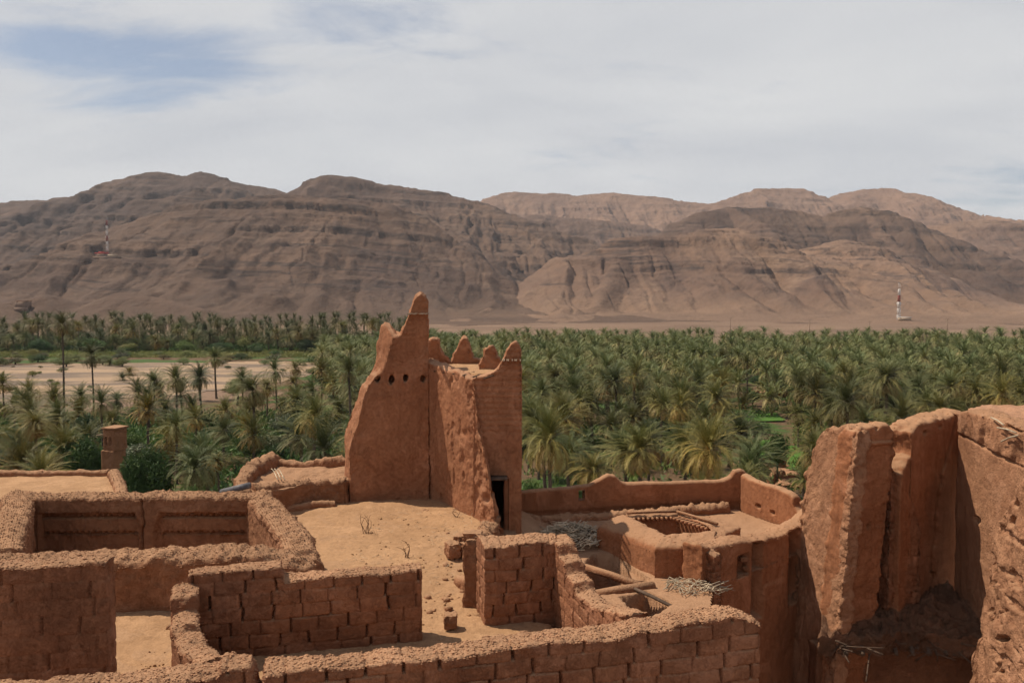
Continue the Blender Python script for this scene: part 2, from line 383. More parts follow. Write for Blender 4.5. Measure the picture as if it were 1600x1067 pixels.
# ------------------------------------------------------------ hills: one height field grown from crest lines
RIDGES = [  # (distance, steepness length factor, [(px, py, distance override)])
 (1150, 1.55, [(-260, 470), (-100, 470), (20, 468), (90, 445), (150, 408), (185, 398), (215, 365), (245, 338), (330, 318), (430, 309), (560, 312), (612, 322), (640, 336), (700, 372), (745, 405), (800, 440), (870, 478)]),
 (2050, 1.5, [(-260, 330), (-60, 322), (60, 316), (140, 308), (165, 295), (188, 282), (215, 274), (250, 273), (280, 277), (300, 275), (317, 269), (336, 274), (370, 285), (430, 297), (450, 305), (520, 330), (600, 350)]),
 (1500, 1.5, [(-300, 360), (-150, 365), (-40, 372), (30, 380), (90, 372), (150, 352), (230, 318), (300, 300)]),
 (1720, 1.5, [(380, 330), (440, 314), (470, 298), (498, 281), (518, 275), (545, 279), (600, 290), (660, 298), (720, 308), (770, 322), (810, 337), (845, 350), (880, 366), (925, 378), (960, 400)]),
 (3000, 1.6, [(640, 335), (750, 317), (775, 306), (805, 300), (850, 304), (900, 307), (960, 302), (1010, 308), (1060, 315), (1110, 321), (1180, 330)]),
 (2300, 1.5, [(830, 338), (880, 341), (930, 345), (975, 350), (1010, 358), (1040, 380)]),
 (2800, 1.6, [(1060, 345), (1112, 321), (1140, 308), (1170, 300), (1215, 298), (1248, 297), (1262, 303), (1284, 316), (1312, 303), (1345, 296), (1392, 295), (1430, 305), (1475, 321), (1530, 338), (1600, 356), (1720, 372), (1900, 380)]),
 (1850, 1.5, [(1420, 372), (1450, 356), (1500, 348), (1555, 346), (1600, 357), (1700, 378), (1900, 390)]),
 (1550, 1.45, [(1060, 372), (1082, 346), (1102, 333), (1140, 327), (1205, 325), (1245, 332), (1280, 342), (1296, 334), (1340, 328), (1382, 333), (1420, 350), (1455, 372), (1500, 400), (1560, 436), (1640, 470)]),
 (1080, 1.6, [(862, 470), (905, 430), (950, 395), (985, 374), (1015, 372), (1050, 377), (1085, 369), (1112, 360), (1142, 358), (1190, 376), (1232, 402), (1275, 432), (1335, 462), (1400, 480)]),
 (1270, 1.5, [(1250, 420), (1290, 405), (1322, 376), (1345, 384), (1378, 415), (1440, 450), (1500, 475)]),
 (1350, 1.6, [(1500, 450), (1560, 432), (1620, 410), (1700, 400), (1900, 400)]),
 (640, 1.2, [(20, 478), (60, 470), (95, 463), (130, 474), (165, 474), (195, 458), (240, 464), (275, 476), (310, 486)]),
]
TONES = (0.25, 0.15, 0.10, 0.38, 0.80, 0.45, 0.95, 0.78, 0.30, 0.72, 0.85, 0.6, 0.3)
# the spurs that run down from the crests towards the river
SPURS = [(1150, [(430, 309, 1150), (455, 380, 1040), (470, 440, 950), (480, 478, 860)]),
         (1150, [(612, 322, 1150), (640, 380, 1060), (670, 430, 980), (700, 470, 900)]),
         (1150, [(245, 338, 1150), (200, 390, 1070), (120, 440, 960), (60, 472, 860)]),
         (1150, [(330, 318, 1150), (340, 380, 1050), (330, 440, 930), (320, 475, 820)]),
         (1080, [(1112, 360, 1080), (1120, 400, 1020), (1140, 440, 940), (1180, 478, 840)]),
         (1080, [(985, 374, 1080), (975, 410, 1000), (950, 450, 920), (930, 478, 860)]),
         (1550, [(1140, 327, 1550), (1190, 350, 1450), (1225, 390, 1330), (1240, 420, 1200)]),
         (1550, [(1340, 328, 1550), (1400, 380, 1400), (1450, 420, 1250), (1500, 460, 1050)]),
         (1720, [(600, 290, 1720), (660, 330, 1600), (720, 370, 1450), (770, 410, 1300), (820, 450, 1150)]),
         (1720, [(770, 322, 1720), (810, 350, 1640), (850, 385, 1560), (860, 420, 1450)])]
def hill_height(P):
    P = np.asarray(P, float); n = len(P)
    Wp = P + 24 * np.stack([fbm(P / 190, 4, 31), fbm(P / 190 + 40, 4, 37)], 1)
    gully = ridged(P / 120.0, 5, 77); fine = fbm(P / 30.0, 4, 5)
    H = np.full(n, -50.0); TN = np.zeros(n)
    def add(pts, lf, tone, spur=False):
        nonlocal H, TN
        W = np.array([at_y(a, b, c) for a, b, c in pts]); s0 = 0
        dist = np.full(n, 1e9); zc = np.zeros(n); ss = np.zeros(n)
        best = np.full(n, -1e9)
        for i in range(len(W) - 1):
            a, b = W[i, :2], W[i + 1, :2]; d = b - a; ln = math.hypot(*d)
            t = np.clip(((Wp - a) @ d) / (ln * ln), 0, 1)
            dd = np.hypot(Wp[:, 0] - a[0] - t * d[0], Wp[:, 1] - a[1] - t * d[1])
            z = W[i, 2] + t * (W[i + 1, 2] - W[i, 2])
            sc0 = z - dd * 0.55; k = sc0 > best
            best[k] = sc0[k]; dist[k] = dd[k]; zc[k] = z[k]; ss[k] = (s0 + t * ln)[k]; s0 += ln
        sd_ = int(abs(pts[0][0])) % 97; ss = Wp[:, 1] if spur else Wp[:, 0]
        spn = 0.75 * (1 - 2 * np.abs(vnoise(np.stack([ss / 150.0 + 0.25 * fbm(P / 160, 3, 8), dist / 900.0], 1), sd_))) + 0.35 * ridged(np.stack([ss / 52.0, dist / 260.0], 1), 3, sd_ + 1)
        zz = np.maximum(zc, 2)
        Ls = zz * lf * 1.62
        d_ = np.sqrt(dist ** 2 + 100.0) - 10.0
        d_ = np.maximum(0, d_ * (1 - (0.17 if tone == 0.25 else 0.27) * spn - 0.09 * gully))
        x = d_ / Ls
        h = zz * np.maximum(0, 1 - x) ** 1.38 - 30 * np.maximum(0, x - 1)
        env = sstep(0.04, 0.25, x) * (1 - sstep(0.80, 1.0, x)); gv = np.abs(vnoise(np.stack([ss / 46.0 + 0.3 * fbm(P / 90, 3, 18), dist / 520.0], 1), sd_ + 7)); gv2 = np.abs(vnoise(np.stack([ss / 17.0 + 0.4 * fbm(P / 40, 2, 28), dist / 200.0], 1), sd_ + 9))
        h = h - env * (0.45 if tone == 0.25 else 0.8) * (np.minimum(17, 0.12 * zz) * (1 - np.minimum(1, gv * 2.4)) + np.minimum(6, 0.04 * zz) * (1 - np.minimum(1, gv2 * 2.2)))
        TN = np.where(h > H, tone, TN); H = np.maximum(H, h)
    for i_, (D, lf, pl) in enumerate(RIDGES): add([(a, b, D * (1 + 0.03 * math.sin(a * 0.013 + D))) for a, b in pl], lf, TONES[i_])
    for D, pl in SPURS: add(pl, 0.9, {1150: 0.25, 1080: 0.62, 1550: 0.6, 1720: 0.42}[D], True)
    rr = np.hypot(P[:, 0], P[:, 1])
    fan = -3 + 5.5 * sstep(520, 1000, rr) + 22 * sstep(1000, 2000, rr) + 1.5 * fbm(P / 60, 4, 12) + 2.5 * fbm(P / 220, 3, 14)
    m = np.maximum(H, fan); k = 10.0
    H0 = np.clip(H / 120.0, 0, 1)
    H = m + k * np.log1p(np.exp(-np.abs(H - fan) / k)) * 0.6 - 0.3 * k * 0
    up = sstep(8, 60, H)
    H = H + up * (fine * 3.0 + gully * 3.0 + 2.2 * ridged(P / 14.0, 4, 66) * sstep(15, 80, H))
    # bedding: harder beds stand out as ledges
    bed = H + 0.035 * P[:, 0] + 9 * fbm(P / 260, 3, 91) - 0.03 * P[:, 1]
    msk = sstep(0.0, 0.28, fbm(np.stack([P[:, 0] / 210, P[:, 1] / 210, bed / 34], 1), 3, 55) + 0.10) * up
    ledge = np.zeros(n)
    for per, am, ph in ((31.0, 0.50, 3.0), (13.0, 0.55, 0.0), (6.1, 0.7, 1.0)):
        f = ((bed + ph) / per) % 1.0
        step = sstep(0.0, 0.14, f) - f
        wgt = msk * sstep(0.30, 0.55, H0) * 0.8 if per > 20 else msk * sstep(-0.1, 0.3, fbm(np.stack([P[:, 0] / 120, P[:, 1] / 120, bed / 18], 1), 2, int(per)))
        H = H + wgt * am * step * per * 0.42
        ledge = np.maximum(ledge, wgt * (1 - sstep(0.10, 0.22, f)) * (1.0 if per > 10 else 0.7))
    return H, ledge, bed, H0, TN
def hills():
    r = np.concatenate([np.geomspace(470, 900, 130), np.geomspace(903, 3600, 520)[0:]]); th = np.radians(np.linspace(-41, 41, 1250))
    Rr, T = np.meshgrid(r, th, indexing='ij'); P = np.stack([Rr * np.sin(T), Rr * np.cos(T)], -1).reshape(-1, 2)
    H, led, bed, up0, TN = hill_height(P)
    edge = (np.abs(T) > np.radians(40.9)).ravel() | (Rr.ravel() > 3590) | (Rr.ravel() < 471)
    H = np.where(edge, -4, H)
    idx = np.arange(len(P)).reshape(Rr.shape)
    q = np.stack([idx[:-1, :-1], idx[:-1, 1:], idx[1:, 1:], idx[1:, :-1]], -1).reshape(-1, 4)
    q = q[(H[q] > -1.0).any(1)][:, ::-1]
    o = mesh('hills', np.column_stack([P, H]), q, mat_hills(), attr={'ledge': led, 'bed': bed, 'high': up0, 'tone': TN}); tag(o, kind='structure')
hills()
def hill_hit(px, py, d0=560, d1=3400):
    D = np.arange(d0, d1, 2.0); pts = np.array([at_y(px, py, d) for d in D])
    H = hill_height(pts[:, :2])[0]; H = np.maximum(H, 0)
    k = np.argmax(pts[:, 2] < H); return pts[k, 0], pts[k, 1], float(H[k])

# haze: an even volume round the camera and the whole scene
def haze():
    m = bpy.data.materials.new('haze'); m.use_nodes = True; nt = m.node_tree; nt.nodes.clear()
    out = nt.nodes.new('ShaderNodeOutputMaterial'); v = nt.nodes.new('ShaderNodeVolumePrincipled')
    v.inputs['Color'].default_value = (0.86, 0.91, 1.0, 1); v.inputs['Density'].default_value = 0.000065
    nt.links.new(v.outputs[0], out.inputs['Volume'])
    x, y0, y1, z0, z1 = 9500, -9500, 9500, -6, 620
    V = [(sx * x, y, z) for z in (z0, z1) for y in (y0, y1) for sx in (-1, 1)]
    Fc = np.array([(0, 2, 3, 1), (4, 5, 7, 6), (0, 1, 5, 4), (2, 6, 7, 3), (0, 4, 6, 2), (1, 3, 7, 5)])
    o = mesh('haze', V, Fc, m, smooth=False); tag(o, kind='stuff')
haze()

# ------------------------------------------------------------ mud wall builder
def icos():
    t = (1 + 5 ** .5) / 2
    v = np.array([(-1, t, 0), (1, t, 0), (-1, -t, 0), (1, -t, 0), (0, -1, t), (0, 1, t), (0, -1, -t), (0, 1, -t), (t, 0, -1), (t, 0, 1), (-t, 0, -1), (-t, 0, 1)], float)
    f = np.array([(0, 11, 5), (0, 5, 1), (0, 1, 7), (0, 7, 10), (0, 10, 11), (1, 5, 9), (5, 11, 4), (11, 10, 2), (10, 7, 6), (7, 1, 8),
                  (3, 9, 4), (3, 4, 2), (3, 2, 6), (3, 6, 8), (3, 8, 9), (4, 9, 5), (2, 4, 11), (6, 2, 10), (8, 6, 7), (9, 8, 1)])
    return v / np.linalg.norm(v[0]), f
ICV, ICF = icos()
def vnormals(V, quads):
    a, b, c, d = (V[quads[:, i]] for i in range(4))
    n = np.cross(c - a, d - b); n /= (np.linalg.norm(n, axis=1, keepdims=True) + 1e-12)
    N = np.zeros_like(V)
    for i in range(4):
        for k in range(3): N[:, k] += np.bincount(quads[:, i], n[:, k], len(V))
    return N / (np.linalg.norm(N, axis=1, keepdims=True) + 1e-12)
def brick_depth(s, z, bl, bh, depth, seed, warp=0.035, hz=0.28):
    P = np.stack([s * 2.2, z * 2.2], 1)
    zz = z + warp * 0.5 * fbm(P, 2, seed); ss = s + warp * 0.8 * fbm(P + 9, 2, seed + 1)
    k = np.floor(zz / bh); fz = zz / bh - k; ki = k.astype(np.int64)
    off = _h(ki, ki * 0 + 3, ki * 0, seed) * 0.5 + 0.5 * (ki % 2)
    u = ss / bl + off; b = np.floor(u); fu = u - b; bi = b.astype(np.int64)
    jr = _h(bi + (fu > 0.5), ki, ki * 0 + 1, seed + 2)           # per joint openness
    jr2 = _h(bi, ki, ki * 0 + 5, seed + 4)
    wj = (0.009 + 0.010 * (jr * 0.5 + 0.5)) / bl
    dv = np.minimum(fu, 1 - fu); dh = np.minimum(fz, 1 - fz) * bh
    vert = (1 - sstep(wj * 0.55, wj * 1.2, dv)) * np.clip(0.72 + 0.6 * jr, 0.15, 1)
    hor = (1 - sstep(0.003, 0.012, dh)) * hz * np.clip(0.35 + 0.9 * vnoise(P * 1.4, seed + 6), 0, 1)
    gap = depth * np.maximum(vert, hor)
    edge = 0.007 * (1 - sstep(0, 0.04, np.minimum(dv * bl, dh)))
    return gap + edge + 0.006 * jr2
def ribbon(name, mat, ctrl, z0, res=0.03, amp=0.02, crumb=0.04, R=0.07, brick=None, mods=None, holes=(), peb=0, seed=0,
           lean=(0, 0), parent=None, fr=(4.0, 9.0), crl=0.22, topn=0.03, ragend=0.0):
    C = np.array(ctrl, float)
    d = np.diff(C, axis=0); st = np.sqrt(np.maximum(d[:, 0] ** 2 + d[:, 1] ** 2 + 0.15 * d[:, 2] ** 2, d[:, 3] ** 2 + d[:, 4] ** 2 + 0.15 * d[:, 5] ** 2)) + 1e-4
    s = np.concatenate([[0], np.cumsum(st)]); ns = max(3, int(s[-1] / res) + 2); si = np.linspace(0, s[-1], ns)
    A = np.stack([np.interp(si, s, C[:, k]) for k in range(6)], 1)
    hf = np.concatenate([[0], np.cumsum(np.hypot(np.diff(A[:, 0]), np.diff(A[:, 1])))])
    zf, zb = A[:, 2].copy(), A[:, 5].copy()
    nz = fbm(np.stack([si * 3.1, si * 0 + seed], 1), 4, seed + 1) * topn
    zf += nz; zb += fbm(np.stack([si * 3.1, si * 0 + seed + 0.7], 1), 4, seed + 1) * topn
    thick = float(np.mean(np.hypot(A[:, 0] - A[:, 3], A[:, 1] - A[:, 4])))
    nf = max(3, int((max(zf.max(), zb.max()) - z0) / res)); nt_ = max(3, int(thick / res * 0.8))
    v = np.linspace(0, 1, nf + 1)
    def colpts(base_xy, ztop):
        X = np.repeat(base_xy[:, None, :], nf + 1, 1)
        Z = z0 + v[None] * (ztop[:, None] - R - z0)
        hgt = (ztop.max() - z0); low = (ztop.max() - Z) / hgt
        X = X + low[:, :, None] * np.array(lean)[None, None]
        return np.concatenate([X, Z[:, :, None]], 2)
    Fp = colpts(A[:, :2], zf); Bp = colpts(A[:, 3:5], zb)
    a = np.linspace(0, 1, nt_ + 1)[1:-1]
    Tp = Fp[:, -1:, :] * (1 - a)[None, :, None] + Bp[:, -1:, :] * a[None, :, None]
    Tp[:, :, 2] += R * np.sqrt(np.maximum(0, 1 - (2 * a - 1) ** 2))[None]
    G = np.concatenate([Fp, Tp, Bp[:, ::-1]], 1); M = G.shape[1]
    V = [G.reshape(-1, 3)]; idx = np.arange(ns * M).reshape(ns, M)
    q = np.stack([idx[:-1, :-1], idx[1:, :-1], idx[1:, 1:], idx[:-1, 1:]], -1)     # (ns-1, M-1, 4)
    keep = np.ones(q.shape[:2], bool); extra = []
    for (h0, h1, a0, a1) in holes:
        hc = (hf[:-1] + hf[1:]) / 2; zc = (Fp[:-1, :-1, 2] + Fp[1:, 1:, 2]) / 2
        rem = ((hc > h0) & (hc < h1))[:, None] & (zc > a0) & (zc < a1)
        ii, jj = np.nonzero(rem)
        for i, j in zip(ii, jj):
            keep[i, j] = False; keep[i, M - 2 - j] = False
            fa = lambda I, J: idx[I, J]; ba = lambda I, J: idx[I, M - 1 - J]
            for (di, dj, e0, e1) in ((-1, 0, (i, j), (i, j + 1)), (1, 0, (i + 1, j + 1), (i + 1, j)), (0, -1, (i + 1, j), (i, j)), (0, 1, (i, j + 1), (i + 1, j + 1))):
                I, J = i + di, j + dj
                if not (0 <= I < rem.shape[0] and 0 <= J < rem.shape[1] and rem[I, J]):
                    extra.append((fa(*e0), fa(*e1), ba(*e1), ba(*e0)))
    Q = [q[keep]]
    if extra: Q.append(np.array(extra))
    side = np.concatenate([np.zeros(nf + 1), np.full(nt_ - 1, 2), np.ones(nf + 1)])
    SD = np.tile(side, ns); HH = np.repeat(hf, M); n0 = ns * M; capid = []
    for e in (0, ns - 1):
        cg = np.zeros((nf + 1, nt_ + 1), np.int64); cg[:, 0] = idx[e, :nf + 1]; cg[:, -1] = idx[e, ::-1][:nf + 1]
        cg[nf, :] = idx[e, nf:nf + nt_ + 1]
        fp, bp = Fp[e, :nf], Bp[e, :nf]
        W = fp[:, None] * (1 - a)[None, :, None] + bp[:, None] * a[None, :, None]
        if nt_ > 1:
            cg[:nf, 1:-1] = n0 + np.arange(nf * (nt_ - 1)).reshape(nf, nt_ - 1); n0 += nf * (nt_ - 1)
            V.append(W.reshape(-1, 3)); SD = np.concatenate([SD, np.full(nf * (nt_ - 1), 3 + (e > 0))])
            HH = np.concatenate([HH, np.tile(a * thick, nf) + (hf[e])])
        cq = np.stack([cg[:-1, :-1], cg[1:, :-1], cg[1:, 1:], cg[:-1, 1:]], -1).reshape(-1, 4)
        Q.append(cq if e == 0 else cq[:, ::-1])
        capid.append(cg)
    V = np.concatenate(V); Q = np.concatenate(Q); N = vnormals(V, Q)
    if (N[idx[ns // 2, nf // 2]] @ np.append(A[ns // 2, :2] - A[ns // 2, 3:5], 0)) < 0:
        Q = Q[:, ::-1]; N = -N
    ztop = np.interp(HH, hf, np.maximum(zf, zb)); depth_t = np.maximum(0, ztop - V[:, 2])
    cm = np.exp(-depth_t / crl)
    endm = (np.exp(-np.minimum(HH, np.abs(hf[-1] - HH)) / 0.25)) if ragend else 0
    Vs = V + seed * 3.7
    tone = 0.16 * fbm(Vs * np.array([1.1, 1.1, 0.7]), 3, seed + 61)
    off = amp * fbm(Vs * fr[0], 6, seed, 0.56) + crumb * cm * fbm(Vs * fr[1], 5, seed + 11, 0.58) + 0.012 * fbm(Vs * np.array([14, 14, 5.0]), 4, seed + 31, 0.7)
    if ragend: off = off + ragend * endm * fbm(Vs * 6.0, 4, seed + 21, 0.6)
    if brick is not None:
        bl, bh, bd = brick[:3]
        dpt = brick_depth(HH, V[:, 2], bl, bh, bd, seed + 5, *(brick[3:] if len(brick) > 3 else ()))
        kk = np.floor(V[:, 2] / bh + 0.02).astype(np.int64); bb = np.floor(HH / bl + _h(kk, kk * 0 + 3, kk * 0, seed + 5) * 0.5 + 0.5 * (kk % 2)).astype(np.int64); tone = tone + 0.13 * _h(bb, kk, kk * 0 + 7, seed)
        off = off - dpt * np.where(SD == 2, 0.2, 1.0) * sstep(0.0, 0.05, depth_t + 0.02 * (1 + fbm(Vs * 3, 2, 3)))
    V2 = V + N * off[:, None]
    if mods is not None:
        mk = (SD == 0); dd = mods(HH[mk], V[mk, 2], V[mk]); V2[mk] -= N[mk] * dd[:, None]
    faces = [Q]
    if peb:
        rg = np.random.default_rng(seed + 99); k = int(2.2 * peb * hf[-1] * max(thick, 0.15) / 0.3); ii = rg.integers(0, ns, k)
        jj = nf + rg.integers(-1, nt_ + 1, k); base = V2[idx[ii, np.clip(jj, 0, M - 1)]]
        sz = 0.004 + 0.012 * rg.random(k) ** 3
        pv = (ICV[None] * (0.6 + 0.7 * rg.random((k, 12, 1))) * sz[:, None, None] * np.array([1.3, 1.1, 0.8])) + base[:, None]
        pf = ICF[None] + (len(V2) + 12 * np.arange(k))[:, None, None]
        tone = np.concatenate([tone, np.repeat(rg.uniform(-0.1, 0.45, k), 12)])
        V2 = np.concatenate([V2, pv.reshape(-1, 3)]); faces.append(pf.reshape(-1, 3))
    return mesh(name, V2, faces, mat, parent, attr={'tone': tone})
def wallc(path, th):             # path of (x, y, ztop) centre points, left to right; front = right-hand side
    P = np.array(path, float); out = []
    for i in range(len(P)):
        a = P[max(0, i - 1)]; b = P[min(len(P) - 1, i + 1)]
        if np.hypot(b[0] - a[0], b[1] - a[1]) < 1e-3: b = P[min(len(P) - 1, i + 2)]
        t = (b - a)[:2]; t /= np.hypot(*t) + 1e-9; n = np.array([t[1], -t[0]]) * th / 2
        out.append((P[i, 0] + n[0], P[i, 1] + n[1], P[i, 2], P[i, 0] - n[0], P[i, 1] - n[1], P[i, 2]))
    return out
def lerp_path(a, b, tops):       # tops: (fraction, z) along the line a-b
    return [(a[0] + (b[0] - a[0]) * t, a[1] + (b[1] - a[1]) * t, z) for t, z in tops]
def pxcol(f, b): return (*at_y(*f), *at_y(*b))

def rock(name, mat, loc, size, seed=0, rz=0.0, sub=4, rough=0.18, box=0.5, parent=None):
    n = 8 * sub; ls = np.linspace(-1, 1, n + 1); V = []; Q = []; k = 0
    for ax in range(3):
        for sg in (-1, 1):
            A, B = np.meshgrid(ls, ls, indexing='ij'); P = np.zeros((n + 1, n + 1, 3)); P[..., ax] = sg; P[..., (ax + 1) % 3] = A; P[..., (ax + 2) % 3] = B
            V.append(P.reshape(-1, 3)); idx = np.arange((n + 1) ** 2).reshape(n + 1, n + 1) + k; k += (n + 1) ** 2
            q = np.stack([idx[:-1, :-1], idx[1:, :-1], idx[1:, 1:], idx[:-1, 1:]], -1).reshape(-1, 4); Q.append(q if sg > 0 else q[:, ::-1])
    V = np.concatenate(V); Q = np.concatenate(Q)
    u, inv = np.unique(np.round(V, 5), axis=0, return_inverse=True); Q = inv.reshape(-1)[Q]
    S = u / np.linalg.norm(u, axis=1, keepdims=True); V = u * box + S * (1 - box) * 1.15
    V = V + S * rough * fbm(V * 2.2 + seed * 5, 4, seed)[:, None] + S * 0.05 * fbm(V * 9, 3, seed)[:, None]
    V = V * np.array(size) / 2; c, s = math.cos(rz), math.sin(rz)
    V = np.stack([V[:, 0] * c - V[:, 1] * s, V[:, 0] * s + V[:, 1] * c, V[:, 2]], 1)
    o = mesh(name, V, Q, mat, parent); o.location = loc; return o
def tube(pts, r, sides=6, r1=None):
    pts = np.array(pts, float); n = len(pts); rr = np.linspace(r, r if r1 is None else r1, n)
    T = np.gradient(pts, axis=0); T /= np.linalg.norm(T, axis=1, keepdims=True) + 1e-9
    up = np.array([0, 0, 1.0]) if abs(T[0, 2]) < 0.9 else np.array([1.0, 0, 0])
    A = np.cross(T, up); A /= np.linalg.norm(A, axis=1, keepdims=True) + 1e-9; B = np.cross(T, A)
    th = np.linspace(0, 2 * np.pi, sides, endpoint=False)
    V = pts[:, None] + rr[:, None, None] * (np.cos(th)[None, :, None] * A[:, None] + np.sin(th)[None, :, None] * B[:, None])
    idx = np.arange(n * sides).reshape(n, sides); nx = np.roll(idx, -1, 1)
    q = np.stack([idx[:-1], nx[:-1], nx[1:], idx[1:]], -1).reshape(-1, 4)
    caps = [idx[0][::-1], idx[-1]]
    return V.reshape(-1, 3), q, caps
class Acc:
    def __init__(s): s.V = []; s.Q = []; s.C = []; s.n = 0
    def tube(s, *a, **k):
        V, q, c = tube(*a, **k); s.V.append(V); s.Q.append(q + s.n)
        s.C += [x + s.n for x in c]; s.n += len(V)
    def box(s, c, d, rz=0.0):
        V = np.array([(x, y, z) for x in (-.5, .5) for y in (-.5, .5) for z in (-.5, .5)]) * np.array(d)
        co, si = math.cos(rz), math.sin(rz); V = np.stack([V[:, 0] * co - V[:, 1] * si, V[:, 0] * si + V[:, 1] * co, V[:, 2]], 1) + np.array(c)
        q = np.array([(0, 1, 3, 2), (4, 6, 7, 5), (0, 4, 5, 1), (2, 3, 7, 6), (0, 2, 6, 4), (1, 5, 7, 3)]); s.V.append(V); s.Q.append(q + s.n); s.n += 8
    def build(s, name, mat, parent=None, smooth=False):
        fs = [np.concatenate(s.Q)]
        by = {}
        for c in s.C: by.setdefault(len(c), []).append(c)
        for v in by.values(): fs.append(np.array(v))
        return mesh(name, np.concatenate(s.V), fs, mat, parent, smooth)

# ------------------------------------------------------------ roof terraces (one height field, two levels, stairwell pits)
ZT, ZL = 12.8, 12.15
def inquad(P, poly, soft):
    r = np.full(len(P), 1e9); poly = np.array(poly, float)
    for i in range(len(poly)):
        a, b = poly[i], poly[(i + 1) % len(poly)]; t = b - a; n = np.array([-t[1], t[0]]) / np.hypot(*t)
        r = np.minimum(r, (P - a) @ n)
    return sstep(0, soft, r)
def roofs():
    res = 0.045; xs = np.arange(-9.6, 7.9, res); ys = np.arange(7.6, 23.4, res)
    X, Y = np.meshgrid(xs, ys, indexing='ij'); P = np.stack([X.ravel(), Y.ravel()], 1); x, y = P.T
    n1 = fbm(P / 1.1, 5, 3); n2 = fbm(P / 0.22, 4, 8); n3 = fbm(P / 0.07, 2, 9)
    bx = np.where(y < 13.4, -0.5 + 1.2 * sstep(13.4, 12.9, y), np.interp(y, [13.4, 17.4, 18.5, 18.9], [-0.35, -0.4, -0.5, -0.6]))
    right = sstep(-0.12, 0.12, x - bx + 0.08 * n2)
    Z = ZT * (1 - right) + (ZL) * right + 0.05 * n1 + 0.014 * n2 + 0.008 * n3
    Z += 0.10 * np.exp(-((x + 3.2) ** 2 / 3 + (y - 20.6) ** 2 / 0.3)) 
    Z += 0.30 * right * sstep(17.0, 18.0, y) * sstep(0.9, 0.1, x)
    Z += 0.18 * right * sstep(0.9, 0.0, x - bx) * (y < 17)                       # rubble against the step
    for poly, dep in (([(1.50, 17.7), (1.75, 16.2), (2.95, 17.0), (2.35, 18.6), (1.9, 18.7)], 3.8),
                      ([(2.15, 15.9), (2.35, 14.6), (3.1, 15.5), (2.75, 16.3)], 3.4)):
        pp = P + 0.05 * np.stack([n2, fbm(P / 0.22 + 9, 3, 4)], 1)
        Z -= dep * inquad(pp, poly, 0.10)
    keep = np.ones(len(P), bool)
    rl = np.interp(y, [13.7, 18.2], [-3.55, -5.85])
    keep &= ~((y > 13.75) & (x < rl))                                # the roofless room is cut out
    keep &= ~((y > 21.6) & (x < 0.4))
    keep &= ~((y > 20.9) & (x < -4.6)); keep &= ~((y > 18.4) & (x < -5.9))
    keep &= ~(x > np.interp(y, [15, 16.5, 18.8, 20, 22.9], [3.7, 4.15, 6.75, 7.4, 6.3]))
    keep &= ~((y < 12.9) & (x > 1.0))  & ~((y > 22.8))
    idx = np.arange(len(P)).reshape(X.shape); q = np.stack([idx[:-1, :-1], idx[1:, :-1], idx[1:, 1:], idx[:-1, 1:]], -1).reshape(-1, 4)
    q = q[keep[q].all(1)]; lowm = (right > 0.5)[q].any(1)
    V = np.column_stack([P, Z])
    for nm, mk, mat, lb, ct in (('roof_terrace', ~lowm, M_sand, 'broad sunlit earth terrace between the roofless room and the ruined tower', 'roof terrace'),
                                ('lower_roof', lowm, mud('lower_roof_earth', (0.30, 0.155, 0.085), (0.42, 0.235, 0.135), DUST, 0.1, 1.3, 0.6), 'lower broken earth roof with collapsed openings beside the raised light well', 'roof')):
        qq = q[mk]; u, inv = np.unique(qq, return_inverse=True); tag(mesh(nm, V[u], inv.reshape(qq.shape), mat), lb, ct)
roofs()

# ------------------------------------------------------------ foreground walls
# long brick wall along the bottom of the picture
fw = []
back = [(-60, 1066, 3.9), (0, 1060, 3.9), (100, 1052, 3.9), (200, 1044, 3.9), (278, 1033, 3.9), (330, 1030, 3.92), (344, 1028, 3.9), (352, 1018, 3.84), (395, 1018, 3.84), (400, 1030, 3.95), (406, 1064, 4.2), (412, 1062, 4.2), (416, 1026, 3.92), (453, 1022, 3.9), (525, 1016, 3.9), (629, 1008, 3.9), (700, 1001, 3.88), (770, 991, 3.87), (850, 981, 3.87), (926, 976, 3.9), (1000, 961, 3.87), (1055, 952, 3.87), (1120, 941, 3.84), (1150, 947, 3.93), (1163, 955, 4.0)]
pb = [at_z(a, b, CAMZ - 3.9 if c < 4.1 else CAMZ - 3.9) for a, b, c in back]
A0, A1 = np.array(at_z(-60, 1066, 14.1)), np.array(at_z(1150, 945, 14.1))
lt = (A1 - A0)[:2] / np.hypot(*(A1 - A0)[:2]); nrm = np.array([lt[1], -lt[0]])
for (a, b, c) in back:
    # intersect the column ray with the wall's back line
    r = ray(a, b); M2 = np.array([[r[0], -lt[0]], [r[1], -lt[1]]]); sol = np.linalg.solve(M2, A0[:2]); p = A0[:2] + lt * sol[1]
    z = CAMZ + r[2] * sol[0]
    fw.append((p[0] + nrm[0] * 0.40, p[1] + nrm[1] * 0.40, z - 0.01, p[0], p[1], z))
o = ribbon('brick_wall', M_brick, fw, 12.9, 0.014, 0.016, 0.045, 0.035, (0.42, 0.190, 0.11), peb=330, seed=3, topn=0.035, crl=0.12)
tag(o, 'long nearest mud brick wall running along the bottom edge, gravelly top', 'wall')

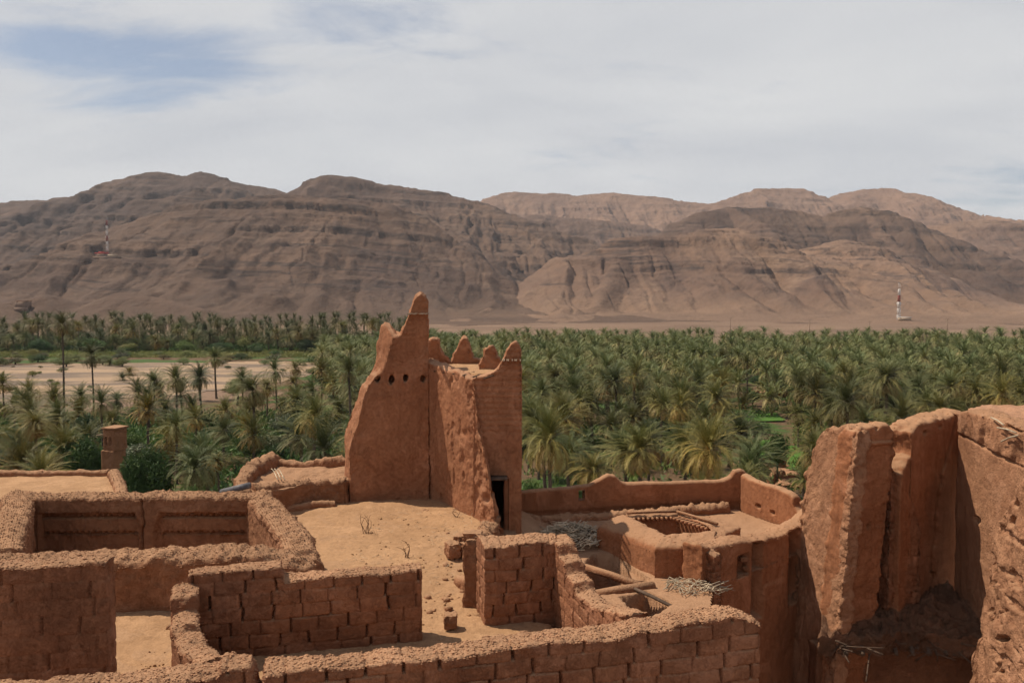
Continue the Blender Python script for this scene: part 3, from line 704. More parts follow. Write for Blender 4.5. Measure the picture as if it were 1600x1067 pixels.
# middle brick wall with stepped top and its return
t = thing('brick_partition', 'free-standing mud brick wall with a stepped left top on the terrace', 'wall', (-3.1, 12.2, ZT))
a, b = (-4.68, 11.72), (-1.42, 12.52)
o = ribbon('wall', M_brick, wallc(lerp_path(a, b, [(0, 14.10), (0.38, 14.12), (0.395, 13.90), (0.62, 13.93), (0.86, 13.90), (0.9, 13.91), (1.0, 13.93)]), 0.36), 12.7, 0.016, 0.014, 0.04, 0.045, (0.42, 0.205, 0.10), peb=260, seed=14, crl=0.1)
keep_world(o, t)
p = [(-4.66, 11.55, 13.98), (-4.55, 11.15, 13.92), (-4.50, 11.1, 13.72), (-4.35, 10.7, 13.70), (-4.3, 10.65, 13.62), (-3.95, 10.0, 13.70), (-3.55, 9.35, 13.88), (-3.35, 9.05, 13.98)]
o = ribbon('return_wall', M_brick, wallc(p[::-1], 0.34), 12.7, 0.018, 0.02, 0.05, 0.05, (0.42, 0.205, 0.08), peb=240, seed=19, crl=0.15)
keep_world(o, t)
# left brick wall
o = ribbon('brick_wall', M_brick, wallc([(-7.6, 9.55, 14.83), (-6.2, 9.75, 14.84), (-5.9, 9.8, 14.83), (-5.1, 9.92, 14.86), (-4.95, 9.94, 14.83)], 0.32), 12.7, 0.016, 0.012, 0.03, 0.04, (0.44, 0.215, 0.035, 0.035, 0.15), peb=260, seed=27, crl=0.1, topn=0.02)
tag(o, 'plain brick wall block at the left edge with a squared right end', 'wall')

# roofless room
t = thing('roofless_room', 'roofless mud room with thick rounded walls and stepped niches inside its back wall', 'building', (-7, 16, 12))
def thickw(nm, path, th, **k):
    o = ribbon(nm, M_lump, wallc(path, th), 11.6, 0.03, 0.045, 0.10, 0.14, parent=None, **k); keep_world(o, t); return o
thickw('front_wall', [(-10.5, 13.55, 13.66), (-8.5, 13.75, 13.66), (-6.9, 13.85, 13.68), (-5.2, 13.95, 13.74), (-4.3, 14.0, 13.72), (-3.75, 14.05, 13.62), (-3.45, 14.1, 13.45)], 0.68, peb=300, seed=31, fr=(3.5, 8), crl=0.35, topn=0.06)
thickw('side_wall', [(-5.75, 18.35, 13.72), (-5.2, 17.3, 13.70), (-4.6, 16.2, 13.68), (-4.0, 15.0, 13.66), (-3.75, 14.4, 13.6), (-3.6, 14.1, 13.5)][::-1], 0.62, peb=300, seed=37, fr=(3.5, 9), crl=0.35, topn=0.06)
thickw('side_wall', [(-11.2, 18.3, 13.7), (-10.4, 17.0, 13.72), (-9.6, 15.4, 13.7), (-8.9, 14.1, 13.66)][::-1], 0.62, peb=250, seed=41, fr=(3.5, 9), crl=0.35, topn=0.05)
BY = 18.0
def niche(h, z, P):
    x = P[:, 0]; d = np.zeros(len(x))
    def rect(x0, x1, z0, z1, dep, soft=0.012):
        return dep * np.minimum(np.minimum(sstep(x0, x0 + soft, x), 1 - sstep(x1 - soft, x1, x)), np.minimum(sstep(z0, z0 + soft, z), 1 - sstep(z1 - soft, z1, z)))
    for (p0, p1) in ((50, 202), (240, 385)):
        x0 = (p0 - 800) / F * 17.7; x1 = (p1 - 800) / F * 17.7
        for dz, ins in ((13.36, 0.0), (13.28, 0.035), (13.20, 0.07), (13.12, 0.105), (13.04, 0.14), (12.96, 0.18)):
            d = np.maximum(d, rect(x0 - (ins * 0.8 if p0 > 200 else -0.02), x1 + ins, 12.0, dz, 0.12))
        d = np.maximum(d, rect(x0 - 0.0, x1, 12.0, 13.36, 0.12))
        for zz in (13.30, 12.93):           # two rows of small teeth under a ledge
            tooth = (np.sin((x - x0) * 2 * np.pi / 0.13) > 0.1)
            d = np.maximum(d, rect(x0, x1, zz - 0.10, zz, 0.22) * 1.0) 
            d = d - rect(x0, x1, zz - 0.06, zz - 0.0, 0.09) * tooth
        d = d + rect(x0, x1, 12.0, 12.83, 0.06)
    cx = (212 - 800) / F * 17.7 + 0.06 * np.interp(z, [12.3, 12.6, 12.9, 13.1, 13.4, 13.7], [-1, 0.2, -0.6, 0.9, 0.4, -0.2])
    d = d + 0.10 * (1 - sstep(0.008, 0.03, np.abs(x - cx)))
    return d
o = ribbon('back_wall', M_lump, wallc([(-11.1, 17.95, 13.72), (-8.4, 18.0, 13.74), (-8.2, 18.0, 13.70), (-8.0, 18.0, 13.76), (-5.5, 18.05, 13.70)], 0.5), 11.6, 0.025, 0.018, 0.075, 0.09, mods=niche, peb=260, seed=43, fr=(3.5, 13), crl=0.16, topn=0.04)
keep_world(o, t)
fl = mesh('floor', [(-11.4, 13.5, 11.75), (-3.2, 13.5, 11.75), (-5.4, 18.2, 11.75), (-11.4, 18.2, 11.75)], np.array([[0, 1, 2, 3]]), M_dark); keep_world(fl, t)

def slab(name, mat, poly, z, res=0.05, amp=0.04, skirt=3.0, seed=0, zf=None, parent=None, f=1.0):
    """a lumpy earth roof with real side faces; poly counter-clockwise"""
    poly = np.array(poly, float); c = poly.mean(0); per = []
    for i in range(len(poly)):
        a, b = poly[i], poly[(i + 1) % len(poly)]; n = max(2, int(np.hypot(*(b - a)) / res))
        per.append(a + (b - a) * np.linspace(0, 1, n, endpoint=False)[:, None])
    per = np.concatenate(per); m_ = len(per); rings = max(4, int(np.hypot(*(per - c).T).max() / res / 1.2))
    V = []
    for k in range(rings):
        P = c + (per - c) * (1 - k / rings); z_ = z + amp * fbm(P * f / 0.5 + seed, 5, seed) + (zf(P) if zf else 0)
        V.append(np.column_stack([P, z_]))
    ns_ = max(3, int(skirt / res / 1.5)); sk = []
    for k in range(ns_, 0, -1):
        dz = skirt * (k / ns_); P = per + (per - c) * 0.0; nn = fbm(np.column_stack([P, np.full(m_, -dz)]) * 4, 4, seed + 3) * amp * 1.2
        dr = (per - c) / np.linalg.norm(per - c, axis=1, keepdims=True)
        sk.append(np.column_stack([P + dr * (nn[:, None]), V[0][:, 2] - dz]))
    allr = sk + V; V = np.concatenate(allr + [np.array([[c[0], c[1], V[-1][:, 2].mean()]])])
    nr = len(allr); idx = np.arange(nr * m_).reshape(nr, m_); nx = np.roll(idx, -1, 1)
    q = np.stack([idx[:-1], nx[:-1], nx[1:], idx[1:]], -1).reshape(-1, 4)
    tr = np.stack([idx[-1], nx[-1], np.full(m_, nr * m_)], -1)
    return mesh(name, V, [q, tr], mat, parent)

# left flat roof
t = thing('flat_roof_house', 'house corner with a pale flat earth roof at the far left', 'building', (-12, 20, 10))
o = slab('roof', M_sand, [(-15.5, 18.3), (-8.75, 18.35), (-10.45, 21.5), (-15.5, 21.3)], 13.38, 0.06, 0.03, 6, 3); keep_world(o, t)
o = ribbon('rim', M_lump, wallc([(-15.5, 21.35, 13.52), (-10.7, 21.55, 13.53)], 0.22), 12.9, 0.04, 0.03, 0.05, 0.06, seed=51, peb=40); keep_world(o, t)
o = ribbon('rim', M_lump, wallc([(-8.85, 18.4, 13.45), (-9.6, 19.9, 13.5), (-10.55, 21.5, 13.55)], 0.3), 12.0, 0.04, 0.04, 0.06, 0.08, seed=52, peb=60); keep_world(o, t)

# raised lumpy platform beside the tower
t = thing('raised_roof', 'small raised lumpy mud roof with a rim, left of the ruined tower', 'roof', (-5.6, 21.6, 12.8))
o = slab('platform', M_lump, [(-6.35, 19.6), (-5.6, 19.9), (-5.0, 20.7), (-4.25, 20.75), (-4.15, 22.9), (-6.75, 22.9), (-6.9, 20.6)], 13.38, 0.045, 0.07, 4, 9, f=1.6); keep_world(o, t)
o = ribbon('rim', M_lump, wallc([(-6.75, 22.9, 13.62), (-5.9, 22.75, 13.48), (-5.2, 22.8, 13.62), (-4.2, 22.9, 13.64)], 0.3), 12.9, 0.04, 0.05, 0.09, 0.1, seed=61, peb=50); keep_world(o, t)
o = ribbon('rim', M_lump, wallc([(-6.45, 19.4, 13.45), (-6.75, 20.3, 13.62), (-6.9, 21.4, 13.7), (-6.75, 22.9, 13.72)][::1], 0.42), 11.5, 0.04, 0.07, 0.12, 0.14, seed=62, peb=60); keep_world(o, t)
o = ribbon('rim', M_lump, wallc([(-6.3, 19.75, 13.55), (-5.7, 20.2, 13.48), (-5.1, 20.75, 13.45), (-4.3, 20.85, 13.42)], 0.36), 12.6, 0.035, 0.07, 0.12, 0.12, seed=63, peb=60); keep_world(o, t)
A = Acc()
for k in range(3):
    p0 = np.array(at_y(424 + k * 5, 738 + k * 2, 21.8)); p0[2] = 13.5
    A.tube([p0 + (0.35 * i * .3, -0.22 * i * 1.1, 0.03 * math.sin(i)) for i in range(6)], 0.012, 5)
o = A.build('dry_frond', M_straw); tag(o, 'pale dry palm ribs lying on the small raised roof', 'palm rib')
o = ribbon('kerb', M_lump, wallc([(-5.6, 20.05, 12.95), (-4.9, 20.35, 12.98), (-4.45, 20.45, 12.97)], 0.2), 12.6, 0.03, 0.04, 0.06, 0.08, seed=66)
tag(o, 'low rounded earth kerb at the foot of the small raised roof', 'kerb')
# drain spout
A = Acc(); p0 = np.array(at_y(346, 769, 19.2)); p1 = np.array(at_y(390, 758, 19.0)); A.tube([p0, (p0 + p1) / 2, p1], 0.075, 12); o = A.build('drain_spout', M_pipe, None, True)
tag(o, 'grey half-round drain spout sticking out over the palms from the roof corner', 'drain spout')

# ------------------------------------------------------------ the ruined tower
t = thing('ruined_tower', 'tall ruined mud tower with broken pointed corners and a dark doorway', 'tower', (-1.5, 20.5, 12.7))
def wl(px): # wing wall depth
    return 20.93 + (px - 545) / 117 * 0.33
wf = [(546, 700), (552, 680), (559, 660), (571, 609), (585, 590), (599, 578), (605, 558), (610, 540), (614, 527), (618, 525), (626, 523), (630, 514), (634, 507), (638, 492), (643, 478), (650, 462), (658, 457), (665, 463), (669, 472)]
wb = [(539, 676), (545, 655), (552, 638), (565, 602), (577, 583), (587, 568), (590, 535), (595, 508), (600, 501), (608, 502), (616, 516), (625, 523), (632, 512), (636, 503), (640, 480), (650, 461), (657, 456), (664, 460), (668, 468)]
ctrl = [pxcol((a[0], a[1], wl(a[0])), (b_[0], b_[1], wl(a[0]) + 0.55)) for a, b_ in zip(wf, wb)]
def tower_holes(h, z, P):
    d = np.zeros(len(h)); px = 800 + P[:, 0] / P[:, 1] * F; zz = z
    hz = at_y(610, 592, 21.1)[2]
    for k, c in enumerate((589.5, 611, 633, 660)):
        r = np.hypot((px - c) / (4.6, 5.4, 4.2, 3.8)[k], (zz - hz + (0.01, 0.03, -0.02, 0.0)[k]) / (0.09, 0.12, 0.10, 0.09)[k]) + 0.35 * fbm(P * 9, 3, k + 3); d = np.maximum(d, 0.38 * (1 - sstep(0.75, 1.0, r)))
    zw = at_y(650, 491, 21)[2]
    d -= 0.03 * (1 - sstep(0.01, 0.03, np.abs(z - zw - 0.015)))
    # shallow rows of brickwork on the upper storey
    up = sstep(hz + 0.25, hz + 0.5, z); d += up * 0.016 * np.clip(0.5 + 1.2 * fbm(P * 1.5, 3, 9), 0, 1) * (np.sin((z + 0.01 * np.sin(P[:, 0] * 9)) * 2 * np.pi / 0.14) > 0.55)
    return d
o = ribbon('broken_wall', M_tower, ctrl, 12.5, 0.03, 0.035, 0.07, 0.05, mods=tower_holes, seed=71, fr=(2.2, 7), crl=0.3, topn=0.06, peb=25, ragend=0.06); keep_world(o, t)
# side wall that comes forward: sunlit face
a, b = (-2.25, 21.35), (-0.52, 18.72)
def flake(h, z, P):
    n = fbm(np.stack([h * 1.6, z * 0.9], 1) + 3, 5, 5); d = 0.03 * sstep(0.02, 0.06, n) + 0.012 * fbm(P * 9, 4, 3, 0.7) 
    s2 = h / 3.1
    d = d + 0.03 * (1 - sstep(0.0, 0.02, np.abs(h - 1.15 - 0.08 * np.sin(z * 2.2)))) * sstep(14.0, 14.1, z) * (1 - sstep(15.4, 15.6, z))
    for (hh, zc, a_, b_) in ((2.25, 13.75, 0.06, 0.12), (1.75, 13.6, 0.04, 0.25), (0.95, 12.95, 0.07, 0.10)):
        d = d + 0.09 * (1 - sstep(0.7, 1.0, np.hypot((h - hh) / a_, (z - zc) / b_)))
    rag = sstep(2.35, 3.0, h); d = d + rag * 0.10 * (0.5 + fbm(np.stack([h * 4, z * 3.2], 1), 4, 9))
    return d
pl = []
for s_, z in ((-0.14, 16.42), (0.0, 16.42), (0.1, 16.36), (0.3, 16.30), (0.5, 16.26), (0.62, 16.22), (0.74, 16.15), (0.77, 15.9), (0.80, 15.3), (0.805, 14.9), (0.87, 14.6), (0.92, 14.15), (0.97, 13.55), (1.03, 12.9), (1.05, 12.6)):
    pl.append((a[0] + (b[0] - a[0]) * s_, a[1] + (b[1] - a[1]) * s_, z))
c2 = [];  nx_, ny_ = -(21.35 - 18.72), -(1.73); ln = math.hypot(nx_, ny_); nx_, ny_ = nx_ / ln, ny_ / ln
for (x, y, z) in pl: f_ = (21.35 - y) / 2.63; c2.append((x, y, z, -1.88 + f_ * 1.36, 21.62 - f_ * 2.62, z + 0.03))
o = ribbon('forward_wall', M_tower, c2, 12.4, 0.028, 0.03, 0.06, 0.05, mods=flake, seed=75, fr=(2.5, 8), crl=0.25, topn=0.05, peb=30, ragend=0.12, lean=(0.12, -0.08)); keep_world(o, t)
# right-hand body with the doorway
def rows(h, z, P): return 0.018 * sstep(14.6, 15.0, z) * (np.sin(z * 2 * np.pi / 0.135) > 0.5) + 0.012 * (fbm(np.stack([h * 3, z * 1.2], 1), 3, 4) > 0.25)
bodyf = [(739, 590, 19.4), (752, 587, 19.39), (765, 583, 19.38), (778, 573, 19.37), (786, 560, 19.36), (792, 546, 19.35), (799, 535, 19.35), (806, 532, 19.34), (812, 540, 19.34), (814.5, 552, 19.33)]
ctrl = [(*at_y(*f_), *(lambda q_: (q_[0], q_[1] + 0.5, q_[2] - 0.02))(at_y(*f_))) for f_ in bodyf]
hx = lambda px: (px - 739) / F * 19.37
o = ribbon('front_wall', M_tower, ctrl, 12.3, 0.028, 0.02, 0.05, 0.05, mods=rows, seed=79, holes=[(hx(755), hx(795), 12.0, 13.77)], fr=(2.5, 8), crl=0.2, topn=0.03); keep_world(o, t)
# east wall, north wall
o = ribbon('side_wall', M_tower, wallc([(0.02, 19.4, 16.45), (0.02, 20.2, 16.42), (0.0, 23.0, 16.5)], 0.42), 11, 0.05, 0.03, 0.05, 0.06, seed=81); keep_world(o, t)
o = ribbon('side_wall', M_tower, wallc([(-2.5, 23.0, 16.5), (-2.45, 22.3, 16.4), (-2.3, 21.5, 16.4)], 0.42), 11, 0.05, 0.03, 0.05, 0.06, seed=82); keep_world(o, t)
nf_ = [(664, 531, 22.9), (672, 527, 22.9), (683, 529, 22.9), (688, 545, 22.9), (696, 558, 22.9), (704, 563, 22.9), (708, 556, 22.9), (716, 537, 22.9), (724, 525, 22.9), (729, 526, 22.9), (733, 540, 22.9), (739, 558, 22.9), (750, 563, 22.9), (798, 566, 22.9)]
ctrl = [(*at_y(*f_), *(lambda q_: (q_[0], q_[1] + 0.4, q_[2]))(at_y(*f_))) for f_ in nf_]
o = ribbon('back_wall', M_tower, ctrl, 11, 0.035, 0.05, 0.10, 0.05, seed=83, fr=(3, 8), topn=0.04, peb=20); keep_world(o, t)
o = slab('roof', M_sand, [(-2.0, 21.45), (-0.85, 19.7), (-0.1, 19.6), (0.02, 23.0), (-2.45, 23.0)], 16.24, 0.05, 0.04, 0.35, 5); keep_world(o, t)
# loose pinnacle on the right edge of the roof
pf = [(748, 570, 21.0), (754, 560, 21.0), (759, 545, 21.0), (765, 539, 21.0), (772, 544, 21.0), (778, 556, 21.0), (786, 569, 21.0)]
ctrl = [(*at_y(*f_), *(lambda q_: (q_[0], q_[1] + 0.35, q_[2]))(at_y(*f_))) for f_ in pf]
o = ribbon('pinnacle', M_tower, ctrl, 16.1, 0.03, 0.07, 0.12, 0.04, seed=85, fr=(4, 9)); keep_world(o, t)
A = Acc()
for k in (0, 1, 2, 4, 5, 8, 9, 10, 12):
    px = 636 + k * 2.4; p0 = np.array(at_y(px, 491, 20.72)); A.tube([p0, p0 + (0.01, 0.5, 0.01)], 0.017, 5)
o = A.build('cane_course', M_wood); keep_world(o, t)
A = Acc()
for k in (0, 1, 3, 4, 7, 9, 10, 13):
    px = 786 + k * 2.1; p0 = np.array(at_y(px, 564, 18.98)); A.tube([p0, p0 + (0.0, 0.5, 0.01)], 0.016, 5)
o = A.build('cane_course', M_wood); keep_world(o, t)
A = Acc()
for k in range(6): A.tube([(-2.0 + k * 0.27, 20.9 - k * 0.40, 16.20), (-1.75 + k * 0.27, 21.4 - k * 0.38, 16.24)], 0.018, 6)
o = A.build('roof_beam', M_darkwood); keep_world(o, t)
A = Acc(); 
p0 = at_y(776, 753, 19.0); A.box((p0[0], 19.2, 13.82), (0.50, 0.36, 0.05)); o = A.build('lintel', M_darkwood); keep_world(o, t)
# dark room behind the doorway: its floor
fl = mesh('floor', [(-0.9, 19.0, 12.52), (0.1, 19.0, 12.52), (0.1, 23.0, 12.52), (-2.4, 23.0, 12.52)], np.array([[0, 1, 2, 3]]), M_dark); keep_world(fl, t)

# ------------------------------------------------------------ brick block and stepped wall
t = thing('brick_corner', 'square corner of mud brick walls with a stepped right-hand return', 'wall', (0.1, 13.2, ZT))
o = ribbon('wall', M_brick, [(-0.44, 12.92, 14.08, -0.60, 13.6, 14.1), (-0.2, 12.95, 14.10, -0.3, 13.55, 14.1), (0.3, 13.05, 14.13, 0.25, 13.6, 14.13), (0.72, 13.15, 14.12, 0.72, 13.6, 14.13)], 12.6, 0.016, 0.016, 0.045, 0.05, (0.40, 0.19, 0.09), peb=150, seed=91, crl=0.12); keep_world(o, t)
p = [(0.78, 13.55, 14.10), (0.88, 13.05, 14.09), (0.90, 12.98, 13.93), (0.98, 12.68, 13.92), (1.0, 12.6, 13.76), (1.08, 12.3, 13.74), (1.12, 12.2, 13.60), (1.3, 11.5, 13.68), (1.45, 10.9, 13.86), (1.6, 10.35, 14.02)]
o = ribbon('return_wall', M_brick, wallc(p, 0.34)[::1], 12.3, 0.018, 0.016, 0.045, 0.05, (0.40, 0.19, 0.07), peb=150, seed=95, crl=0.12); keep_world(o, t)
# low rubble ridge from the block to the tower doorway
o = ribbon('rubble_ridge', M_lump, wallc([(-0.62, 13.7, 13.9), (-0.55, 14.4, 13.55), (-0.62, 15.4, 13.15), (-0.75, 16.4, 12.98), (-0.72, 17.4, 12.98), (-0.45, 18.5, 12.95)][::-1], 0.42), 12.3, 0.03, 0.09, 0.16, 0.12, seed=97, peb=200, topn=0.15, fr=(3, 6))
tag(o, 'crumbled ridge of earth between the brick corner and the tower doorway', 'rubble')
# rubble blocks
for i, (px, py, z, sz, sd, lb) in enumerate((
    (738, 836, 13.22, (0.40, 0.32, 0.16), 2, 'flat mud block lying on top of the rubble pile by the tower foot'),
    (707, 858, 12.98, (0.26, 0.34, 0.30), 3, 'mud block at the left of the rubble pile on the terrace'),
    (737, 858, 12.97, (0.36, 0.36, 0.30), 4, 'largest squared mud block in the rubble pile by the brick corner'),
    (722, 845, 13.0, (0.30, 0.3, 0.26), 6, 'dusty mud block at the back of the rubble pile'),
    (704, 969, 12.93, (0.22, 0.2, 0.22), 5, 'single loose stone lying on the open terrace floor'))):
    p0 = at_z(px, py, z); o = rock('stone' if i == 4 else 'mud_block', M_lump, p0, sz, sd, 0.4 * i, 3, 0.22, 0.75)
    tag(o, lb, 'stone' if i == 4 else 'block')
o = ribbon('kerb', M_lump, wallc([(-0.98, 14.9, 12.94), (-0.8, 14.55, 12.98), (-0.62, 14.25, 12.97)], 0.2), 12.6, 0.03, 0.04, 0.06, 0.08, seed=67)
tag(o, 'short broken earth kerb on the terrace left of the brick corner', 'kerb')
def heap(name, cx, cy, z, rx, ry, h, n, ln, rad, mat, lab, seed):
    rg = np.random.default_rng(seed); A = Acc()
    for k in range(n):
        a_ = rg.uniform(0, 2 * np.pi); r_ = math.sqrt(rg.random()); x = cx + rx * r_ * math.cos(a_); y = cy + ry * r_ * math.sin(a_)
        zz = z + h * (1 - r_ ** 2) * rg.uniform(0.3, 1.05); l = ln * rg.uniform(0.4, 1.1); th = rg.normal(0.25, 0.8); tl = rg.normal(0, 0.28)
        d = np.array([math.cos(th) * math.cos(tl), math.sin(th) * math.cos(tl), math.sin(tl)]) * l / 2; c = np.array([x, y, zz]); bend = rg.normal(0, 0.03, 3)
        A.tube([c - d, c + bend, c + d], rad * rg.uniform(0.6, 1.3), 5)
    o = A.build(name, mat, None, True); tag(o, kind='stuff'); o['label'] = lab; o['category'] = 'sticks'
# scattered grit on the terrace
def grit(name, n, xr, yr, z, lab, mat, smax=0.03, seed=5):
    rg = np.random.default_rng(seed); x = rg.uniform(*xr, n); y = rg.uniform(*yr, n)
    sz = 0.003 + smax * rg.random(n) ** 12; c = np.stack([x, y, z + 0.05 * fbm(np.stack([x, y], 1) / 1.1, 5, 3)], 1)
    V = ICV[None] * (0.7 + 0.6 * rg.random((n, 12, 1))) * sz[:, None, None] + c[:, None]
    Fc = ICF[None] + 12 * np.arange(n)[:, None, None]
    o = mesh(name, V.reshape(-1, 3), Fc.reshape(-1, 3), mat); tag(o, kind='stuff'); o['label'] = lab; o['category'] = 'gravel'
grit('gravel', 1500, (-3.3, -0.7), (12.4, 20), ZT, 'loose gravel scattered over the sunlit terrace', M_sand, 0.04)
grit('gravel', 900, (-5.4, -3.7), (10.2, 13.5), ZT, 'loose gravel on the small yard behind the left brick wall', M_sand, 0.04, 6)

grit('gravel', 260, (-1.5, -0.55), (13.6, 18.2), ZT, 'broken crumbs of brick lying left of the brick corner', M_lump, 0.08, 18)
grit('gravel', 160, (-3.3, -1.0), (12.7, 14.2), ZT, 'clods and stones between the partition and the brick corner', M_lump, 0.07, 19)
grit('gravel', 500, (-3.4, -0.8), (20.0, 21.0), ZT, 'crumbs of fallen plaster at the foot of the tower wall', M_lump, 0.07, 8)
grit('gravel', 500, (-5.6, -3.8), (12.7, 13.6), ZT, 'crumbs of fallen mud at the foot of the thick rounded wall', M_lump, 0.07, 9)
grit('gravel', 400, (0.9, 5.4), (20.0, 22.0), ZL, 'crumbs and grit scattered over the lower roof', M_lump, 0.09, 10)
heap('straw_litter', -2.0, 17.0, ZT + 0.03, 1.6, 3.4, 0.02, 160, 0.16, 0.003, M_straw, 'thin straw litter strewn over the sunlit terrace', 14)
# dry stalks
def stalks(px, py, n, hh, sp, seed, lab):
    rg = np.random.default_rng(seed); b0 = np.array(at_z(px, py, ZT)); A = Acc()
    for k in range(n):
        q0 = b0 + (rg.uniform(-sp, sp) * 0.4, rg.uniform(-.1, .1), -0.03); d = rg.uniform(-sp, sp); h = hh * rg.uniform(0.6, 1.0)
        cv = rg.uniform(-.12, .12)
        A.tube([q0, q0 + (d * .35 + cv, 0.05, h * .5), q0 + (d * .7 + cv * .6, 0.02, h * .85), q0 + (d, -0.03, h)], 0.008, 5, 0.004)
    o = A.build('dry_stalks', M_stalk); tag(o, lab, 'dry plant')
stalks(573, 832, 6, 0.52, 0.16, 3, 'upright tuft of dry stalks on the terrace before the tower')
stalks(637, 872, 5, 0.42, 0.26, 8, 'sparse crossed dry stalks in the middle of the terrace')
stalks(712, 808, 4, 0.30, 0.10, 5, 'thin dry stalks leaning at the foot of the lit tower wall')

# ------------------------------------------------------------ light well, straw, parapet, lower roof things
t = thing('light_well', 'raised rounded mud kerb round a square light well on the lower roof', 'light well', (3.5, 18.5, ZL))
OP = [(2.79, 19.3), (3.41, 17.75), (4.56, 18.2), (3.87, 19.45)]     # opening corners
def lw(nm, f0, f1, b0, b1, zf0, zf1, zb0, zb1, sd, R=0.12, z0=11.9):
    o = ribbon(nm, M_plast, [(*f0, zf0, *b0, zb0), (*((np.array(f0) + f1) / 2), (zf0 + zf1) / 2, *((np.array(b0) + b1) / 2), (zb0 + zb1) / 2), (*f1, zf1, *b1, zb1)], z0, 0.03, 0.025, 0.05, R, seed=sd, fr=(2.5, 8), crl=0.2, topn=0.02, peb=20); keep_world(o, t); return o
lw('kerb', (2.02, 19.25), (3.06, 17.15), (2.78, 19.35), (3.42, 17.7), 12.72, 12.82, 12.98, 12.96, 101, 0.16)
lw('kerb', (3.02, 17.1), (4.25, 17.0), (3.35, 17.75), (4.6, 18.2), 12.85, 12.95, 12.93, 12.95, 103)
lw('kerb', (4.2, 17.2), (5.2, 18.35), (4.55, 18.25), (3.9, 19.3), 12.93, 12.93, 12.93, 12.95, 104, 0.08)
lw('kerb', (2.7, 19.1), (3.95, 19.25), (2.75, 19.4), (4.0, 19.6), 12.93, 12.93, 12.93, 12.93, 105, 0.05)
A = Acc()
def bar(a, b, z, r): A.tube([(a[0], a[1], z), ((a[0] + b[0]) / 2, (a[1] + b[1]) / 2, z + 0.01), (b[0], b[1], z)], r, 6)
bar((2.72, 19.16), (3.95, 19.30), 12.99, 0.035); bar((3.92, 19.30), (4.62, 18.2), 12.99, 0.035); 
o = A.build('frame', M_lump, None, True); keep_world(o, t)
for i in range(9):
    A = Acc(); u = (i + 0.5) / 9; A.box((3.86 + 0.62 * u, 19.18 - 0.95 * u, 12.86), (0.20, 0.05, 0.07), 0.45); o = A.build('rafter_end', M_plast); keep_world(o, t)
for i in range(9):
    A = Acc(); u = (i + 0.5) / 9; A.box((2.82 + 1.0 * u, 19.07 + 0.12 * u, 12.86), (0.045, 0.14, 0.07), 0.05); o = A.build('rafter_end', M_plast); keep_world(o, t)
o = slab('floor', M_dark, [(2.6, 17.3), (4.6, 17.3), (4.7, 19.6), (2.6, 19.6)], 12.0, 0.1, 0.02, 0.1, 3); keep_world(o, t)

heap('cane_heap', 1.42, 19.6, ZL + 0.12, 0.82, 0.78, 0.34, 380, 0.44, 0.014, M_straw, 'heap of broken pale canes on the lower roof beside the tower', 3)
heap('cane_litter', 3.75, 16.35, ZL + 0.08, 0.62, 0.4, 0.10, 110, 0.5, 0.008, M_straw, 'scattered canes on the broken roof before the light well', 4)
for (a_, b_, r_, lb) in (((1.62, 17.9, 12.1), (2.9, 16.75, 12.0), 0.085, 'thick palm log across the larger roof opening'),
                         ((1.65, 16.1, 12.12), (2.9, 16.5, 12.16), 0.11, 'mud-covered beam between the two roof openings'),
                         ((2.35, 16.45, 12.2), (3.3, 15.2, 12.1), 0.035, 'slanting plank at the smaller roof opening')):
    A = Acc(); a_, b_ = np.array(a_), np.array(b_); A.tube([a_, a_ * .6 + b_ * .4 + (0, 0, .02), b_], r_, 9); o = A.build('roof_beam', M_lump if r_ > 0.06 else M_darkwood, None, True); tag(o, lb, 'beam')

# far parapet of the lower roof
t = thing('parapet', 'smooth orange mud parapet with one peaked merlon along the far roof edge', 'parapet', (3.5, 22.5, ZL))
def at_line(px, py, p0, p1):      # column ray meets the vertical plane over p0-p1
    p0, p1 = np.array(p0[:2]), np.array(p1[:2]); d = p1 - p0; r = ray(px, py)
    s = np.linalg.solve(np.array([[r[0], -d[0]], [r[1], -d[1]]]), p0); return (r[0] * s[0], r[1] * s[0], CAMZ + r[2] * s[0])
def plane_wall(pts, p0, p1, th):
    p0, p1 = np.array(p0, float), np.array(p1, float); d = (p1 - p0) / np.hypot(*(p1 - p0)); n = np.array([d[1], -d[0]]); o_ = []
    for px, py in pts:
        q_ = at_line(px, py, p0, p1); o_.append((q_[0], q_[1], q_[2], q_[0] - n[0] * th, q_[1] - n[1] * th, q_[2]))
    return o_
s1 = [(812, 768), (860, 764), (900, 760), (922, 757), (938, 749), (952, 741), (962, 743), (972, 752), (980, 755), (1050, 753), (1130, 751), (1143, 745), (1150, 735), (1160, 733), (1166, 736)]
hw = lambda px: np.hypot(at_line(px, 760, (0.2, 21.7), (6.35, 22.9))[0] - at_line(812, 760, (0.2, 21.7), (6.35, 22.9))[0], at_line(px, 760, (0.2, 21.7), (6.35, 22.9))[1] - at_line(812, 760, (0.2, 21.7), (6.35, 22.9))[1])
zh = lambda py: at_y(910, py, 21.9)[2]
def pl_mod(h, z, P): return 0.02 * (1 - sstep(0.0, 0.03, np.abs(h - hw(1042) - 0.03 * np.sin(z * 9)))) + 0.05 * (1 - sstep(0.15, 0.3, z - 12.1))
o = ribbon('wall', M_plast, plane_wall(s1, (0.2, 21.7), (6.35, 22.9), 0.26), 10.5, 0.035, 0.018, 0.02, 0.06, mods=pl_mod, holes=[(hw(905), hw(914), zh(783), zh(768))], seed=111, fr=(1.4, 5), topn=0.015, peb=8); keep_world(o, t)
s2 = [(1158, 740), (1172, 748), (1185, 753), (1215, 762), (1232, 770), (1238, 776), (1240, 790), (1245, 798), (1262, 802), (1280, 812)]
